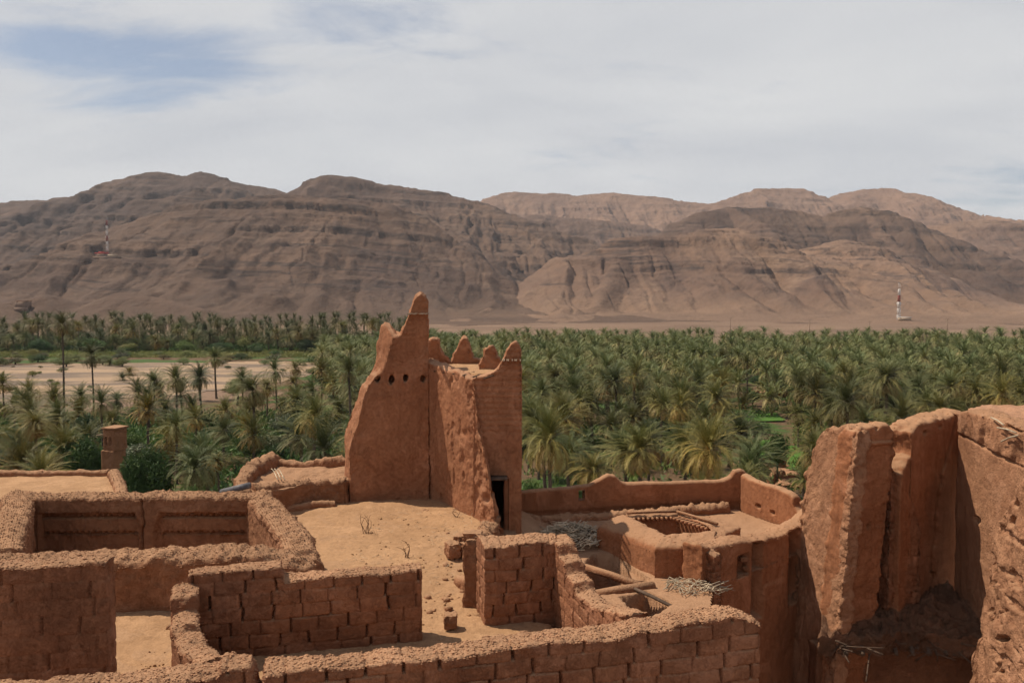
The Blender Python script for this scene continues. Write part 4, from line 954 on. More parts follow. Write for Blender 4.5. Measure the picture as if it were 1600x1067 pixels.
o = ribbon('wall', M_plast, plane_wall(s2, (6.3, 22.9), (7.35, 20.2), 0.26), 10.5, 0.035, 0.02, 0.03, 0.06, seed=113, fr=(1.4, 5), topn=0.02, peb=8,
           mods=lambda h, z, P: 0.10 * (1 - sstep(0.0, 0.05, z - 12.62)) * 0 + 0.09 * (1 - sstep(0.75, 1, np.hypot((h - 0.75) / 0.11, (z - 12.45) / 0.06))) + 0.09 * (1 - sstep(0.75, 1, np.hypot((h - 1.35) / 0.11, (z - 12.42) / 0.06)))); keep_world(o, t)
o = ribbon('ledge', M_lump, wallc([(0.4, 21.45, 12.28), (3.4, 22.0, 12.32), (6.0, 22.55, 12.42)], 0.35), 11.9, 0.04, 0.06, 0.1, 0.12, seed=115, peb=30); keep_world(o, t)

# ------------------------------------------------------------ pilastered wall on the right
t = thing('pilaster_wall', 'shaded mud wall with upright recesses and a small window below the light well', 'wall', (5.4, 17.6, 8))
PA, PB = (4.02, 16.45), (6.95, 18.95)
s3 = [(1098, 850), (1112, 852), (1130, 850), (1160, 842), (1190, 842), (1215, 836), (1240, 828), (1262, 815), (1278, 800), (1290, 795)]
def pil(h, z, P):
    px = 800 + P[:, 0] / P[:, 1] * F; d = np.zeros(len(h))
    for a_, b_ in ((1118, 1132), (1180, 1200), (1239, 1257)):
        d = np.maximum(d, 0.42 * sstep(a_, a_ + 4, px) * (1 - sstep(b_ - 1, b_, px)) * sstep(11.0, 11.15, z) * (1 - sstep(12.70, 12.78, z)))
    d = np.maximum(d, 0.05 * sstep(1192, 1198, px) * (1 - sstep(1230, 1236, px)) * sstep(11.65, 11.75, z) * (1 - sstep(12.6, 12.7, z)))
    q_ = np.maximum(np.abs(px - 1167) / 10, np.abs(z - 12.35) / 0.25); d = np.maximum(d, 0.32 * (1 - sstep(0.85, 1.0, q_)))
    return d
o = ribbon('wall', M_plast, plane_wall(s3, PA, PB, 0.5), 7.5, 0.03, 0.03, 0.05, 0.09, mods=pil, seed=121, fr=(2, 7), topn=0.04, peb=60, crl=0.2, ragend=0.06); keep_world(o, t)
o = ribbon('brick_end', M_brick, wallc([(3.93, 16.42, 12.9), (4.1, 16.55, 12.93)], 0.46), 11.4, 0.022, 0.03, 0.05, 0.04, (0.25, 0.11, 0.06, 0.03, 1.0), seed=123, peb=30); keep_world(o, t)
for i, (u, v_) in enumerate(((-.05, .06), (.05, -.04), (0.02, -.16))):
    p0 = at_line(1167 + u * 60, 880 - v_ * 60, PA, PB); o = rock('stone', M_lump, (p0[0], p0[1] + 0.12, p0[2]), (0.16, 0.13, 0.1), 11 + i, 0.5 * i, 2); tag(o, ('top', 'middle', 'lowest')[i] + ' of the stones stuck in the small window of the shaded wall', 'stone')

# ------------------------------------------------------------ tall ruined pier
t = thing('ruined_pier', 'tall broken mud pier, sunlit on its left face, right of the pilastered wall', 'tower ruin', (7.4, 17.5, 8))
RA, RB = (6.85, 19.2), (7.22, 17.0)
s4 = [(1266, 745), (1272, 712), (1277, 690), (1282, 676), (1290, 668), (1310, 663), (1330, 665), (1341, 672)]
def slit(h, z, P):
    px = 800 + P[:, 0] / P[:, 1] * F
    d = 0.2 * (1 - sstep(0.8, 1.0, np.maximum(np.abs(px - 1293) / 4, np.abs(z - 15.15) / 0.11)))
    # deep upright chase near the front edge
    d = d + 0.14 * sstep(1322, 1326, px + (15.2 - z) * 7) * (1 - sstep(1332, 1335, px + (15.2 - z) * 7)) * sstep(13.0, 13.15, z) * (1 - sstep(15.2, 15.3, z))
    return d
o = ribbon('left_wall', M_rough, plane_wall(s4, RA, RB, 0.28), 7.5, 0.03, 0.05, 0.08, 0.08, mods=slit, seed=131, fr=(3, 7), lean=(-0.60, 0), topn=0.05, peb=40, ragend=0.12); keep_world(o, t)
s5 = [(1339, 676), (1346, 668), (1370, 664), (1388, 661), (1395, 667), (1397, 690), (1399, 706)]
def rmod(h, z, P):
    d = 0.06 * (1 - sstep(0.02, 0.05, np.abs(z - 14.98))) * -1
    rag = 1 - sstep(0.1, 0.3, h); d = d + rag * (0.05 + 0.10 * fbm(P * np.array([3, 3, 7.0]), 4, 8) + brick_depth(h, z, 0.3, 0.15, 0.09, 5, 0.05, 1.2))
    for hh, zz in ((0.55, 15.35), (0.6, 13.2)): d = d + 0.12 * (1 - sstep(0.7, 1, np.hypot((h - hh) / 0.05, (z - zz) / 0.10)))
    return d
o = ribbon('front_wall', M_plast, plane_wall(s5, (7.18, 17.05), (8.25, 17.45), 0.5), 7.5, 0.03, 0.035, 0.06, 0.06, mods=rmod, seed=133, fr=(2.5, 7), topn=0.04, peb=30, lean=(-0.60, 0.1), ragend=0.08); keep_world(o, t)
s6 = [(1393, 725), (1400, 740), (1409, 747), (1418, 762), (1426, 778), (1432, 795), (1436, 812), (1437, 860), (1438, 900)]
o = ribbon('inner_pier', M_brick, plane_wall(s6, (8.1, 17.6), (9.0, 18.0), 0.5), 7.5, 0.03, 0.05, 0.06, 0.05, seed=135, fr=(3, 7), brick=(0.3, 0.14, 0.04, 0.05, 0.9), topn=0.03, ragend=0.1); keep_world(o, t)

# ------------------------------------------------------------ big cracked ruin at the right
t = thing('cracked_ruin', 'large cracked mud ruin with a deep black crack at the right edge', 'ruin', (9.8, 17, 8))
SA, SB, SC_ = (8.35, 17.55), (10.28, 19.1), (9.75, 14.4)
s7 = [(1408, 742), (1413, 728), (1425, 710), (1426, 690), (1424, 674), (1434, 661), (1452, 656), (1468, 651), (1485, 647), (1500, 643), (1508, 641)]
def m7(h, z, P):
    px = 800 + P[:, 0] / P[:, 1] * F; d = np.zeros(len(h))
    cx = np.interp(z, [11, 13, 14, 14.6, 15.0, 15.5], [1466, 1472, 1478, 1490, 1494, 1500]) + 3 * vnoise(np.stack([z * 5, z * 0], 1), 3)
    d += 0.25 * (1 - sstep(1.2, 3.2, np.abs(px - cx)))
    for a_, b_ in ((1449, 15.05), (1475, 15.1)): d += 0.16 * (1 - sstep(0.7, 1, np.hypot((px - a_) / 2.6, (z - b_) / 0.05)))
    return d
o = ribbon('left_wall', M_plast, plane_wall(s7, SA, SB, 0.6), 7.5, 0.03, 0.04, 0.07, 0.08, mods=m7, seed=141, fr=(1.8, 7), topn=0.05, peb=20); keep_world(o, t)
s8 = [(1498, 642), (1507, 640), (1520, 641), (1545, 649), (1575, 661), (1600, 671), (1640, 687), (1700, 710)]
def m8(h, z, P):
    px = 800 + P[:, 0] / P[:, 1] * F; d = np.zeros(len(h))
    cx = np.interp(px, [1500, 1520, 1575, 1640], [14.95, 14.93, 14.80, 14.75]); d += 0.06 * (1 - sstep(0.01, 0.03, np.abs(z - cx)))
    up = sstep(0, 0.1, z - cx); d -= up * 0.05; d += up * 0.12 * np.clip(fbm(np.stack([h * 3.4, z * 1.3], 1), 4, 4) * 1.6, -0.2, 1)
    d += 0.5 * (1 - sstep(0.8, 1, np.hypot((px - 1588) / 20, (z - 15.52 + (px - 1588) * .002) / 0.10)))
    d += 0.10 * (1 - sstep(0.7, 1, np.hypot((px - 1536) / 6, (z - 13.25) / 0.09)))
    return d
o = ribbon('right_wall', M_rough, plane_wall(s8, SB, SC_, 0.6), 7.5, 0.03, 0.04, 0.06, 0.07, mods=m8, seed=143, fr=(1.8, 7), topn=0.03, peb=20); keep_world(o, t)
o = slab('roof', mud('ruin_roof', (0.33, 0.165, 0.095), (0.40, 0.215, 0.125), (0.40, 0.22, 0.13), 0, 1.0, 0.5), [(10.15, 14.4), (14.5, 14.4), (14.5, 19.9), (11.4, 19.7), (10.75, 19.2)], 15.47, 0.06, 0.07, 1.2, 12, f=1.8); keep_world(o, t)
A = Acc()
for a_, b_ in (((1556, 652), (1580, 664)), ((1566, 668), (1600, 676)), ((1572, 690), (1603, 680))):
    p0 = np.array(at_line(*a_, SB, SC_)) + (-.1, 0, 0); p1 = np.array(at_line(*b_, SB, SC_)) + (-.15, 0, 0); A.tube([p0, (p0 + p1) / 2 + (0, 0, .02), p1], 0.016, 5)
o = A.build('roof_cane', M_straw); keep_world(o, t)
# near rough wall at the right edge
s9 = [(1512, 1085, 12.7), (1520, 1020, 12.6), (1531, 978, 12.5), (1535, 938, 12.4), (1541, 905, 12.2), (1547, 880, 12.1), (1552, 838, 11.9), (1560, 804, 11.7), (1579, 767, 11.3), (1600, 738, 10.9), (1640, 700, 10.2), (1700, 650, 9.3)]
ctrl = []
for px, py, D in s9:
    q_ = at_y(px, py, D); ctrl.append((*q_, q_[0] + 0.9, q_[1] + 0.25, q_[2]))
def m9(h, z, P):
    px = 800 + P[:, 0] / P[:, 1] * F; py = 470 + (CAMZ - z) / P[:, 1] * F
    d = np.zeros(len(h))
    for a_, b_, r1, r2 in ((1582, 1007, 11, 6), (1591, 818, 8, 9), (1560, 960, 4, 3), (1597, 790, 6, 7), (1575, 1060, 5, 4)): d += 0.16 * (1 - sstep(0.6, 1, np.hypot((px - a_) / r1, (py - b_) / r2)))
    d += 0.05 * (fbm(P * np.array([2.0, 2, 5.5]), 4, 2) > 0.22)
    return d
o = ribbon('rough_wall', M_rough, ctrl, 9.0, 0.025, 0.09, 0.10, 0.12, mods=m9, seed=151, fr=(2.6, 6), topn=0.05, peb=60)
tag(o, 'rough sunlit mud wall end nearest the lower right corner', 'wall')

# collapsed floor between the ruins and what lies under it
t = thing('collapsed_floor', 'dark sagging broken floor of earth and canes between the ruins', 'collapsed floor', (8.3, 15.8, 11))
def sag(P):
    x, y = P.T; d = np.hypot((x - 8.0) / 2.2, (y - 17.6) / 2.5)
    return -0.30 * sstep(18.0, 16.9, y) + 0.10 * fbm(P * 2.2, 4, 6) + 0.05 * fbm(P * 9, 3, 2)
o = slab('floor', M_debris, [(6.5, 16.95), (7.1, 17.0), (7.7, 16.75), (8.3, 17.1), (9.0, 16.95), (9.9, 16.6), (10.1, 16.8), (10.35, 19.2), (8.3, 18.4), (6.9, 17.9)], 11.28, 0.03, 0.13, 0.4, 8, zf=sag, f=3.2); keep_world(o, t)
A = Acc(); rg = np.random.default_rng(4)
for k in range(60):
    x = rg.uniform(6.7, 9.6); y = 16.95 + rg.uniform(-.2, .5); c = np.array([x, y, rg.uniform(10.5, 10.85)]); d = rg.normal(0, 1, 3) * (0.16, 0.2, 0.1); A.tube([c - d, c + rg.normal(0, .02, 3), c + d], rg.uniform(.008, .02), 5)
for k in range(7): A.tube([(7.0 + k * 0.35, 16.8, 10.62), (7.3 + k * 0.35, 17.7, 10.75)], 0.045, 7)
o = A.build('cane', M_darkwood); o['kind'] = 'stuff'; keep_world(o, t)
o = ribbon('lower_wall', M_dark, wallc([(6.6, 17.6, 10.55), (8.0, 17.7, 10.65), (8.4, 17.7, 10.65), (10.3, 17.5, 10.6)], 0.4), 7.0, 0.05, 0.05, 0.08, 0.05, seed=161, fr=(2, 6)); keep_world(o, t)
for i in range(0):
    rg = np.random.default_rng(50 + i); x = 6.7 + 0.9 * rg.random(); z = 11.2 + 1.6 * rg.random()
    px = 1288 + 26 * rg.random(); py = 905 + 90 * rg.random(); p0 = at_y(px, py, 17.0 + 0.15 * rg.random())
    o = rock('rubble', M_debris, p0, (0.20 * (0.6 + rg.random()), 0.35, 0.12), i, i, 2, 0.3); keep_world(o, t); o['label'] = 'broken lump of brown earth'

# ------------------------------------------------------------ vegetation
def palm_crown(seed, nf=64, L=2.9, nl=30, low=False):
    rg = np.random.default_rng(seed); Vs = []; Fs = []; ages = []; n0 = 0; dk = rg.uniform(0.7, 1.35); top = rg.uniform(70, 88)
    for k in range(nf):
        u = (k + 0.5) / nf                       # 0 = young upright, 1 = old hanging
        az = k * 2.39996 + rg.normal(0, 0.12)
        e0 = math.radians(top - (92 + 14 * dk) * u ** 1.1 + rg.normal(0, 9)); droop = math.radians((40 + 62 * u) * dk + rg.normal(0, 12))
        Lf = L * (0.72 + 0.35 * math.sin(math.pi * min(1, u * 0.9 + 0.15))) * rg.uniform(0.88, 1.08)
        seg = 8; t = np.linspace(0, 1, seg + 1); e = e0 - droop * t ** 1.35
        dr = np.cumsum(np.concatenate([[0], np.cos((e[1:] + e[:-1]) / 2)])) * Lf / seg; dz = np.cumsum(np.concatenate([[0], np.sin((e[1:] + e[:-1]) / 2)])) * Lf / seg
        side = np.array([-math.sin(az), math.cos(az), 0]); out = np.array([math.cos(az), math.sin(az), 0])
        bend = rg.normal(0, 0.17) * Lf
        C = out[None] * dr[:, None] + np.array([0, 0, 1.0])[None] * dz[:, None] + side[None] * (bend * t ** 2)[:, None]
        C[:, 2] += 0.25 * (1 - u) - 0.15 * u
        tl = np.linspace(0.10, 1.0, nl); P = np.stack([np.interp(tl, t, C[:, i]) for i in range(3)], 1)
        T = np.gradient(P, axis=0); T /= np.linalg.norm(T, axis=1, keepdims=True) + 1e-9
        nrm = np.cross(side, T); nrm *= np.sign(nrm[:, 2:3] + 1e-6); ll = (0.50 if not low else 0.55) * L / 2.9 * np.sin(np.pi * np.clip(0.16 + 0.80 * tl, 0, 1)) ** 0.7 + 0.05
        wd = 0.024 if not low else 0.07
        for sg in (-1, 1):
            an = np.radians(48 - 26 * tl + rg.normal(0, 6, nl))
            d = T * np.cos(an)[:, None] + sg * side[None] * np.sin(an)[:, None] + nrm * rg.normal(0.22, 0.12, nl)[:, None] * (1 - u * 0.6)
            d[:, 2] -= 0.20 * u
            d /= np.linalg.norm(d, axis=1, keepdims=True)
            tip = P + d * (ll * rg.uniform(0.85, 1.1, nl))[:, None]; wv = T * wd
            mid = P + d * (ll * 0.45)[:, None]
            V = np.concatenate([P - wv * .6, mid - wv * 1.1, mid + wv * 1.1, P + wv * .6, tip]); i = np.arange(nl) + n0
            Fs.append(np.stack([i, i + nl, i + 2 * nl, i + 3 * nl], 1)); Fs.append(np.stack([i + nl, i + 4 * nl, i + 2 * nl, i + 2 * nl], 1)); Vs.append(V); n0 += len(V)
            ag = np.clip(0.06 + 0.72 * u ** 1.9 + rg.normal(0, 0.07) + 0.16 * tl * u, 0, 1)
            if u > 0.80: ag = np.clip(ag + rg.uniform(0.0, 0.35), 0, 1)
            ages.append(np.tile(ag, 5))
        # midrib
        wv = side * (0.035 if not low else 0.05); V = np.concatenate([C - wv * (1 - 0.8 * t)[:, None], C + wv * (1 - 0.8 * t)[:, None]]); i = np.arange(seg) + n0
        Fs.append(np.stack([i, i + 1, i + seg + 2, i + seg + 1], 1)); Vs.append(V); n0 += len(V); ages.append(np.full(len(V), min(1, 0.45 + 0.5 * u)))
    V = np.concatenate(Vs); Fq = np.concatenate(Fs); tri = Fq[:, 2] == Fq[:, 3]
    return V, [Fq[~tri], Fq[tri][:, :3]], np.concatenate(ages)
def palm_trunk(seed):
    n, sd = 40, 9; rg = np.random.default_rng(seed); t = np.linspace(0, 1, n); r = 0.20 - 0.05 * t + 0.06 * np.exp(-t * 12)
    r = r * (1 + 0.14 * ((np.arange(n) % 2) - 0.5)); r[-5:] *= np.array([1.15, 1.4, 1.6, 1.5, 0.6])
    bx = 0.15 * np.sin(t * 2.4 + seed); th = np.linspace(0, 2 * np.pi, sd, endpoint=False)
    V = np.stack([(bx[:, None] - bx[-1]) + r[:, None] * np.cos(th)[None] * (1 + 0.1 * rg.normal(0, 1, (n, sd))), r[:, None] * np.sin(th)[None] * (1 + 0.1 * rg.normal(0, 1, (n, sd))), np.repeat(t[:, None], sd, 1)], -1).reshape(-1, 3)
    idx = np.arange(n * sd).reshape(n, sd); nx = np.roll(idx, -1, 1)
    return V, np.stack([idx[:-1], nx[:-1], nx[1:], idx[1:]], -1).reshape(-1, 4)
CROWNS = []; TRUNKS = []
def protos():
    for i in range(9):
        V, Fs, ag = palm_crown(100 + i, nf=(92, 76, 104, 84, 96, 70, 110, 88, 60)[i], nl=27)
        if i in (2, 6): ag = np.clip(ag * 1.35, 0, 1)
        if i == 8: ag = ag * 0.5
        o = mesh('crown', V, Fs, M_frond, smooth=False, attr={'age': ag}); COL.objects.unlink(o); CROWNS.append(o)
    for i in range(4):
        V, q = palm_trunk(i); o = mesh('trunk', V, q, M_trunk, smooth=False); COL.objects.unlink(o); TRUNKS.append(o)
protos()
PALMS = []      # x, y for spacing
def palm(x, y, h, s=1.0, v=None, label='green date palm among the crowded palms of the grove', group='date palms of the grove', rz=None, crown_z=1.0):
    k = len(PALMS); v = v if v is not None else RNG.integers(0, 8)
    r = thing('date_palm', label, 'palm tree', (x, y, 0), group)
    c = CROWNS[v].copy(); c.name = 'crown'; COL.objects.link(c); c.parent = r; c.location = (0, 0, h); c.scale = (s, s, s * crown_z * RNG.uniform(0.8, 1.2))
    c.rotation_euler = (RNG.normal(0, 0.12), RNG.normal(0, 0.12), RNG.uniform(0, 6.28) if rz is None else rz)
    if h > 0.8:
        t_ = TRUNKS[k % 4].copy(); t_.name = 'trunk'; COL.objects.link(t_); t_.parent = r; w_ = min(1.0, 0.75 * s + 0.1); t_.scale = (w_, w_, h)
    PALMS.append((x, y)); return r
W0 = 5.3        # natural crown width in metres at scale 1
def palm_px(px, py, wpx, D=None, v=None, label=None, group=None, **k):
    D = D or F * 5.0 / wpx; q_ = at_y(px, py, D); s = wpx * D / F / W0
    kw = {}
    if label: kw['label'] = label; kw['group'] = group
    return palm(q_[0], D, max(0.4, q_[2]), s, v, **kw, **k)
GL, GR, GF = 'date palms by the riverbed', 'date palms of the grove', 'palms on the far bank'
lone = [ # px, py of crown heart, crown width, distance, label
 (97, 508, 52, 124, 'very tall slender palm rising alone above the riverbed at the left'),
 (143, 556, 46, 128, 'second tallest palm, its crown over the pale riverbed, right of the very tall one'),
 (4, 600, 44, 120, 'thin palm cut by the left edge of the riverbed'),
 (336, 560, 50, 150, 'slender palm standing out against the sand left of the tower'),
 (490, 652, 86, 72, 'broad drooping palm left of the ruined tower'),
 (395, 612, 76, 92, 'full bushy palm in the middle between riverbed and raised roof'),
 (858, 690, 118, 56, 'nearest big palm with hanging pale fronds just right of the tower'),
 (926, 738, 96, 50, 'stemless upright palm tuft close behind the parapet'),
 (1385, 592, 92, 92, 'large palm with dark upright heart above the ruined pier'),
 (1099, 684, 76, 76, 'dark dense low palm near the middle of the grove'),
 (1256, 752, 60, 46, 'small palm right behind the end of the parapet'),
 (48, 652, 68, 92, 'spreading palm at the left above the pale flat roof'),
 (275, 668, 66, 80, 'tall palm with long bare trunk right of the dense green tree'),
 (340, 722, 46, 66, 'small young palm above the drain spout'),
 (395, 680, 66, 80, 'palm with hanging fronds below the full bushy palm'),
]
for px, py, wd, D, lb in lone: palm_px(px, py, wd, D, label=lb, group=None)
near_r = [(907, 636, 42), (989, 655, 66), (1062, 640, 62), (1028, 672, 52), (970, 690, 58), (1160, 635, 44), (1194, 608, 38), (1110, 608, 44), (859, 588, 42), (925, 602, 42), (981, 610, 44), (950, 572, 42),
          (1083, 735, 62), (1128, 734, 46), (1012, 740, 60), (1324, 630, 84), (1285, 590, 46), (1222, 605, 40), (1254, 626, 44), (1437, 588, 44), (1487, 606, 60), (1538, 578, 42), (1566, 618, 64), (1409, 655, 80),
          (1274, 668, 66), (1254, 690, 56), (1203, 660, 42), (1167, 568, 42), (1128, 562, 40), (880, 650, 44), (835, 640, 42), (1592, 585, 48), (1350, 660, 70), (1470, 640, 80), (1040, 600, 40)]
near_l = [(128, 620, 52), (85, 632, 42), (172, 606, 26), (192, 602, 32), (202, 582, 30), (232, 630, 54), (275, 594, 54), (310, 594, 40), (430, 580, 46), (462, 576, 36), (502, 580, 44), (545, 582, 62), (530, 640, 56), (560, 610, 50), (575, 640, 60),
          (250, 610, 40), (440, 640, 54), (460, 600, 44), (355, 650, 50), (300, 640, 52), (330, 690, 52), (20, 690, 60), (110, 680, 54), (520, 600, 46), (5, 660, 46)]
for px, py, wd in near_r: palm_px(px, py, wd, F * 4.7 / wd, label='date palm standing out near the front of the crowded grove right of the tower', group='front palms of the right grove')
for px, py, wd in near_l: palm_px(px, py, wd, F * 4.6 / wd, label='date palm in the loose stand between the roofs and the riverbed', group=GL)
def spaced(n, sampler, dmin, pts, tries=60000):
    out = []; cell = {}
    def ok(x, y):
        i, j = int(x // dmin), int(y // dmin)
        for a in range(i - 1, i + 2):
            for b in range(j - 1, j + 2):
                for q_ in cell.get((a, b), ()):
                    if (q_[0] - x) ** 2 + (q_[1] - y) ** 2 < dmin * dmin: return False
        return True
    for p_ in pts: cell.setdefault((int(p_[0] // dmin), int(p_[1] // dmin)), []).append(p_)
    for _ in range(tries):
        x, y = sampler()
        if ok(x, y):
            out.append((x, y)); cell.setdefault((int(x // dmin), int(y // dmin)), []).append((x, y))
            if len(out) >= n: break
    return out
def samp_right():
    while True:
        D = math.sqrt(RNG.uniform(62 ** 2, 292 ** 2)); px = RNG.uniform(800 if D > 105 else 815, 1700)
        if D > 180 and RNG.random() < 0.25: px = RNG.uniform(640, 800)
        if 125 < D < 262 and RNG.random() < 0.22: px = RNG.uniform(500 + max(0, 180 - D) * 0.4, 660)
        x = (px - 800) / F * D
        yb = 470 + CAMZ * F / D
        if 1130 < px < 1250 and 655 < yb < 770: continue      # clearing with green plots
        if 1130 < px < 1225 and 600 < yb < 640: continue
        if D < 95 and RNG.random() < 0.45: continue
        return x, D
allr = sorted(spaced(1300, samp_right, 3.3, PALMS), key=lambda p_: p_[1])
def samp_left():
    while True:
        D = math.sqrt(RNG.uniform(60 ** 2, 128 ** 2)); px = RNG.uniform(-60, 560); x = (px - 800) / F * D
        if px < 300 and D > 124: continue
        if 100 < px < 290 and D < 85: continue
        return x, D
left = spaced(100, samp_left, 5.5, PALMS)
def samp_bank():
    D = RNG.uniform(282, 345); px = RNG.uniform(-70, 640); return (px - 800) / F * D, D
bank = sorted(spaced(330, samp_bank, 4.2, []), key=lambda p_: p_[1])
for x, y in left: palm(x, y, RNG.uniform(2.5, 6.5), RNG.uniform(0.75, 1.0), label='date palm in the loose stand between the roofs and the riverbed', group=GL)
NI = 300 - len(PALMS) - 55
def grove_h(y): return RNG.uniform(2.6, 7.4) * (1.0 if y < 200 else 0.92)
for x, y in allr[:NI]: palm(x, y, grove_h(y), RNG.uniform(0.68, 1.15))
for x, y in bank[:55]: palm(x, y, RNG.uniform(2.5, 9.5), RNG.uniform(1.0, 1.45), label='palm at the front of the tall belt of trees on the far river bank', group=GF)
# everything farther: one mass of palms
def palm_mass(name, pts, hf, lab, nf, nl, smul=1.0):
    lows = [palm_crown(300 + i, nf=nf, nl=nl, low=True) for i in range(4)]; Vs, Q4, T3, AG = [], [], [], []; n0 = 0
    tv, tq = palm_trunk(2); tv = tv.reshape(40, 9, 3)[::8, ::2].reshape(-1, 3); ti = np.arange(25).reshape(5, 5); tn = np.roll(ti, -1, 1); tq = np.stack([ti[:-1], tn[:-1], tn[1:], ti[1:]], -1).reshape(-1, 4)
    for i, (x, y) in enumerate(pts):
        V, Fs, ag = lows[i % 4]; h = hf(y); s = RNG.uniform(0.75, 1.2) * smul; a = RNG.uniform(0, 6.28); c, s_ = math.cos(a) * s, math.sin(a) * s
        Vs.append(np.stack([V[:, 0] * c - V[:, 1] * s_ + x, V[:, 0] * s_ + V[:, 1] * c + y, V[:, 2] * s + h], 1)); Q4.append(Fs[0] + n0); T3.append(Fs[1] + n0); n0 += len(V)
        AG.append(np.clip(ag * RNG.uniform(0.6, 1.7) + RNG.uniform(0, 0.16), 0, 1))
        Vs.append(tv * (1, 1, h) + (x, y, 0)); Q4.append(tq + n0); n0 += 25; AG.append(np.full(25, 0.7))
    o = mesh(name, np.concatenate(Vs), [np.concatenate(Q4), np.concatenate(T3)], M_frond, smooth=False, attr={'age': np.concatenate(AG)})
    tag(o, lab, 'palm grove', kind='stuff')
palm_mass('palm_grove', allr[NI:], grove_h, 'dense farther part of the palm grove below the brown plain', 44, 13)
palm_mass('palm_grove', bank[55:], lambda y: RNG.uniform(3, 11.5), 'tall belt of palms behind the riverbed at the foot of the hills', 40, 12, 1.15)

# broadleaf trees and shrubs: leaf clumps through the crown's volume
def leaf_crown(seed, n, leaf, lumps=9, flat=0.8, spread=0.62, willow=False):
    rg = np.random.default_rng(seed); cs = []; 
    for k in range(lumps):
        d = rg.normal(0, 1, 3); d /= np.linalg.norm(d); d[2] = abs(d[2]) * 0.9 - 0.25; cs.append((d * spread * (rg.uniform(0.45, 1.0) if not willow else rg.uniform(0.3, 1.25)), rg.uniform(0.26, 0.50) if lumps < 25 else rg.uniform(0.18, 0.36)))
    per = n // lumps; P = []; Dn = []
    for c, r in cs:
        d = rg.normal(0, 1, (per, 3)); d /= np.linalg.norm(d, axis=1, keepdims=True); rr = r * (0.55 + 0.5 * rg.random(per) ** 0.6)
        P.append(c + d * rr[:, None]); Dn.append(d)
    P = np.concatenate(P); Dn = np.concatenate(Dn); P[:, 2] *= flat; P += 0.03 * rg.normal(0, 1, P.shape)
    a = rg.normal(0, 1, P.shape) + Dn * 0.3
    if willow: a = rg.normal(0, 0.6, P.shape); a[:, 2] -= 1.0
    a /= np.linalg.norm(a, axis=1, keepdims=True); b = np.cross(a, Dn + rg.normal(0, 0.5, P.shape)); b /= np.linalg.norm(b, axis=1, keepdims=True) + 1e-9
    l = leaf * rg.uniform(0.6, 1.3, len(P))[:, None]; wdt = 0.36 if not willow else 0.2
    V = np.stack([P - a * l, P + b * l * wdt, P + a * l, P - b * l * wdt], 1).reshape(-1, 3); q = np.arange(len(V)).reshape(-1, 4)
    lum = np.repeat(np.clip(0.5 + 0.35 * rg.normal(0, 1, len(P)), 0, 1), 4)
    return V, q, lum
BUSH = {}
def mkbush():
    for nm, mat, n, leaf, lumps, flat, wil in (('dark', M_leaf_d, 6500, 0.05, 14, 0.95, False), ('willow', M_leaf_d, 17000, 0.042, 30, 1.15, False), ('mid', M_leaf_m, 3600, 0.055, 11, 0.8, False),
                                               ('pale', M_leaf_y, 3000, 0.05, 12, 0.75, False), ('grey', M_leaf_g, 2200, 0.06, 9, 0.6, False), ('mid2', M_leaf_m, 3600, 0.055, 8, 0.95, False)):
        V, q, ag = leaf_crown(sum(map(ord, nm)), n, leaf, lumps, flat, 0.62, wil); o = mesh('foliage', V, q, mat, smooth=False, attr={'age': ag}); COL.objects.unlink(o); BUSH[nm] = o
    A = Acc(); A.tube([(0, 0, 0), (0.05, 0.02, .5), (0, 0, 1)], 0.10, 7, 0.05)
    for k in range(5): a_ = k * 1.3; A.tube([(0, 0, 0.55 + .07 * k), (0.25 * math.cos(a_), 0.25 * math.sin(a_), 0.95), (0.55 * math.cos(a_), 0.55 * math.sin(a_), 1.35)], 0.045, 5, 0.015)
    o = A.build('trunk', M_bark, None, True); COL.objects.unlink(o); BUSH['trunk'] = o
mkbush()
def bush(x, y, w_, h_, kind, name, label, cat, group=None, lift=0.0, flip=None):
    r = thing(name, label, cat, (x, y, 0), group); f_ = BUSH[kind].copy(); f_.name = 'foliage'; COL.objects.link(f_); f_.parent = r
    f_.scale = (w_ / 2.0, w_ / 2.0, h_ / 1.9); f_.location = (0, 0, lift + h_ * (0.45 if cat != 'shrub' else 0.28)); f_.rotation_euler = (0, 0, RNG.uniform(0, 6.28))
    t_ = BUSH['trunk'].copy(); t_.name = 'trunk'; COL.objects.link(t_); t_.parent = r; t_.scale = (w_ / 2.4, w_ / 2.4, (lift + h_ * 0.5) / 1.2)
    return r
def bush_px(px, ytop, ybot, wpx, D, kind, label, name='leafy_tree', cat='tree', group=None):
    zt = at_y(px, ytop, D)[2]; zb = 0.10 * zt; x = at_y(px, ytop, D)[0]
    return bush(x, D, wpx * D / F, zt - zb, kind, name, label, cat, group, zb)
bush_px(226, 668, 775, 104, 60, 'willow', 'dense feathery green tree beside the small mud turret')
bush_px(126, 660, 740, 92, 72, 'willow', 'round feathery green tree left of the small mud turret')
bush_px(300, 735, 775, 70, 56, 'mid2', 'low bright green bush behind the roofless room', 'bush', 'bush')
bush_px(470, 690, 740, 60, 62, 'mid', 'leafy shrub above the raised roof', 'bush', 'bush')
bush_px(545, 680, 760, 50, 60, 'mid', 'leafy bush close to the left side of the tower', 'bush', 'bush')
bush_px(450, 615, 680, 90, 95, 'grey', 'loose olive tree behind the broad drooping palm')
bush_px(370, 575, 600, 50, 140, 'pale', 'pale shrub at the sand edge left of the tower', 'bush', 'bush')
for px, py, w_ in ((30, 608, 22), (38, 612, 26), (22, 600, 18)): bush_px(px, py - 6, py + 6, w_, 132, 'grey', 'grey-green shrub on the open sand of the riverbed', 'shrub', 'shrub', 'shrubs on the riverbed sand')
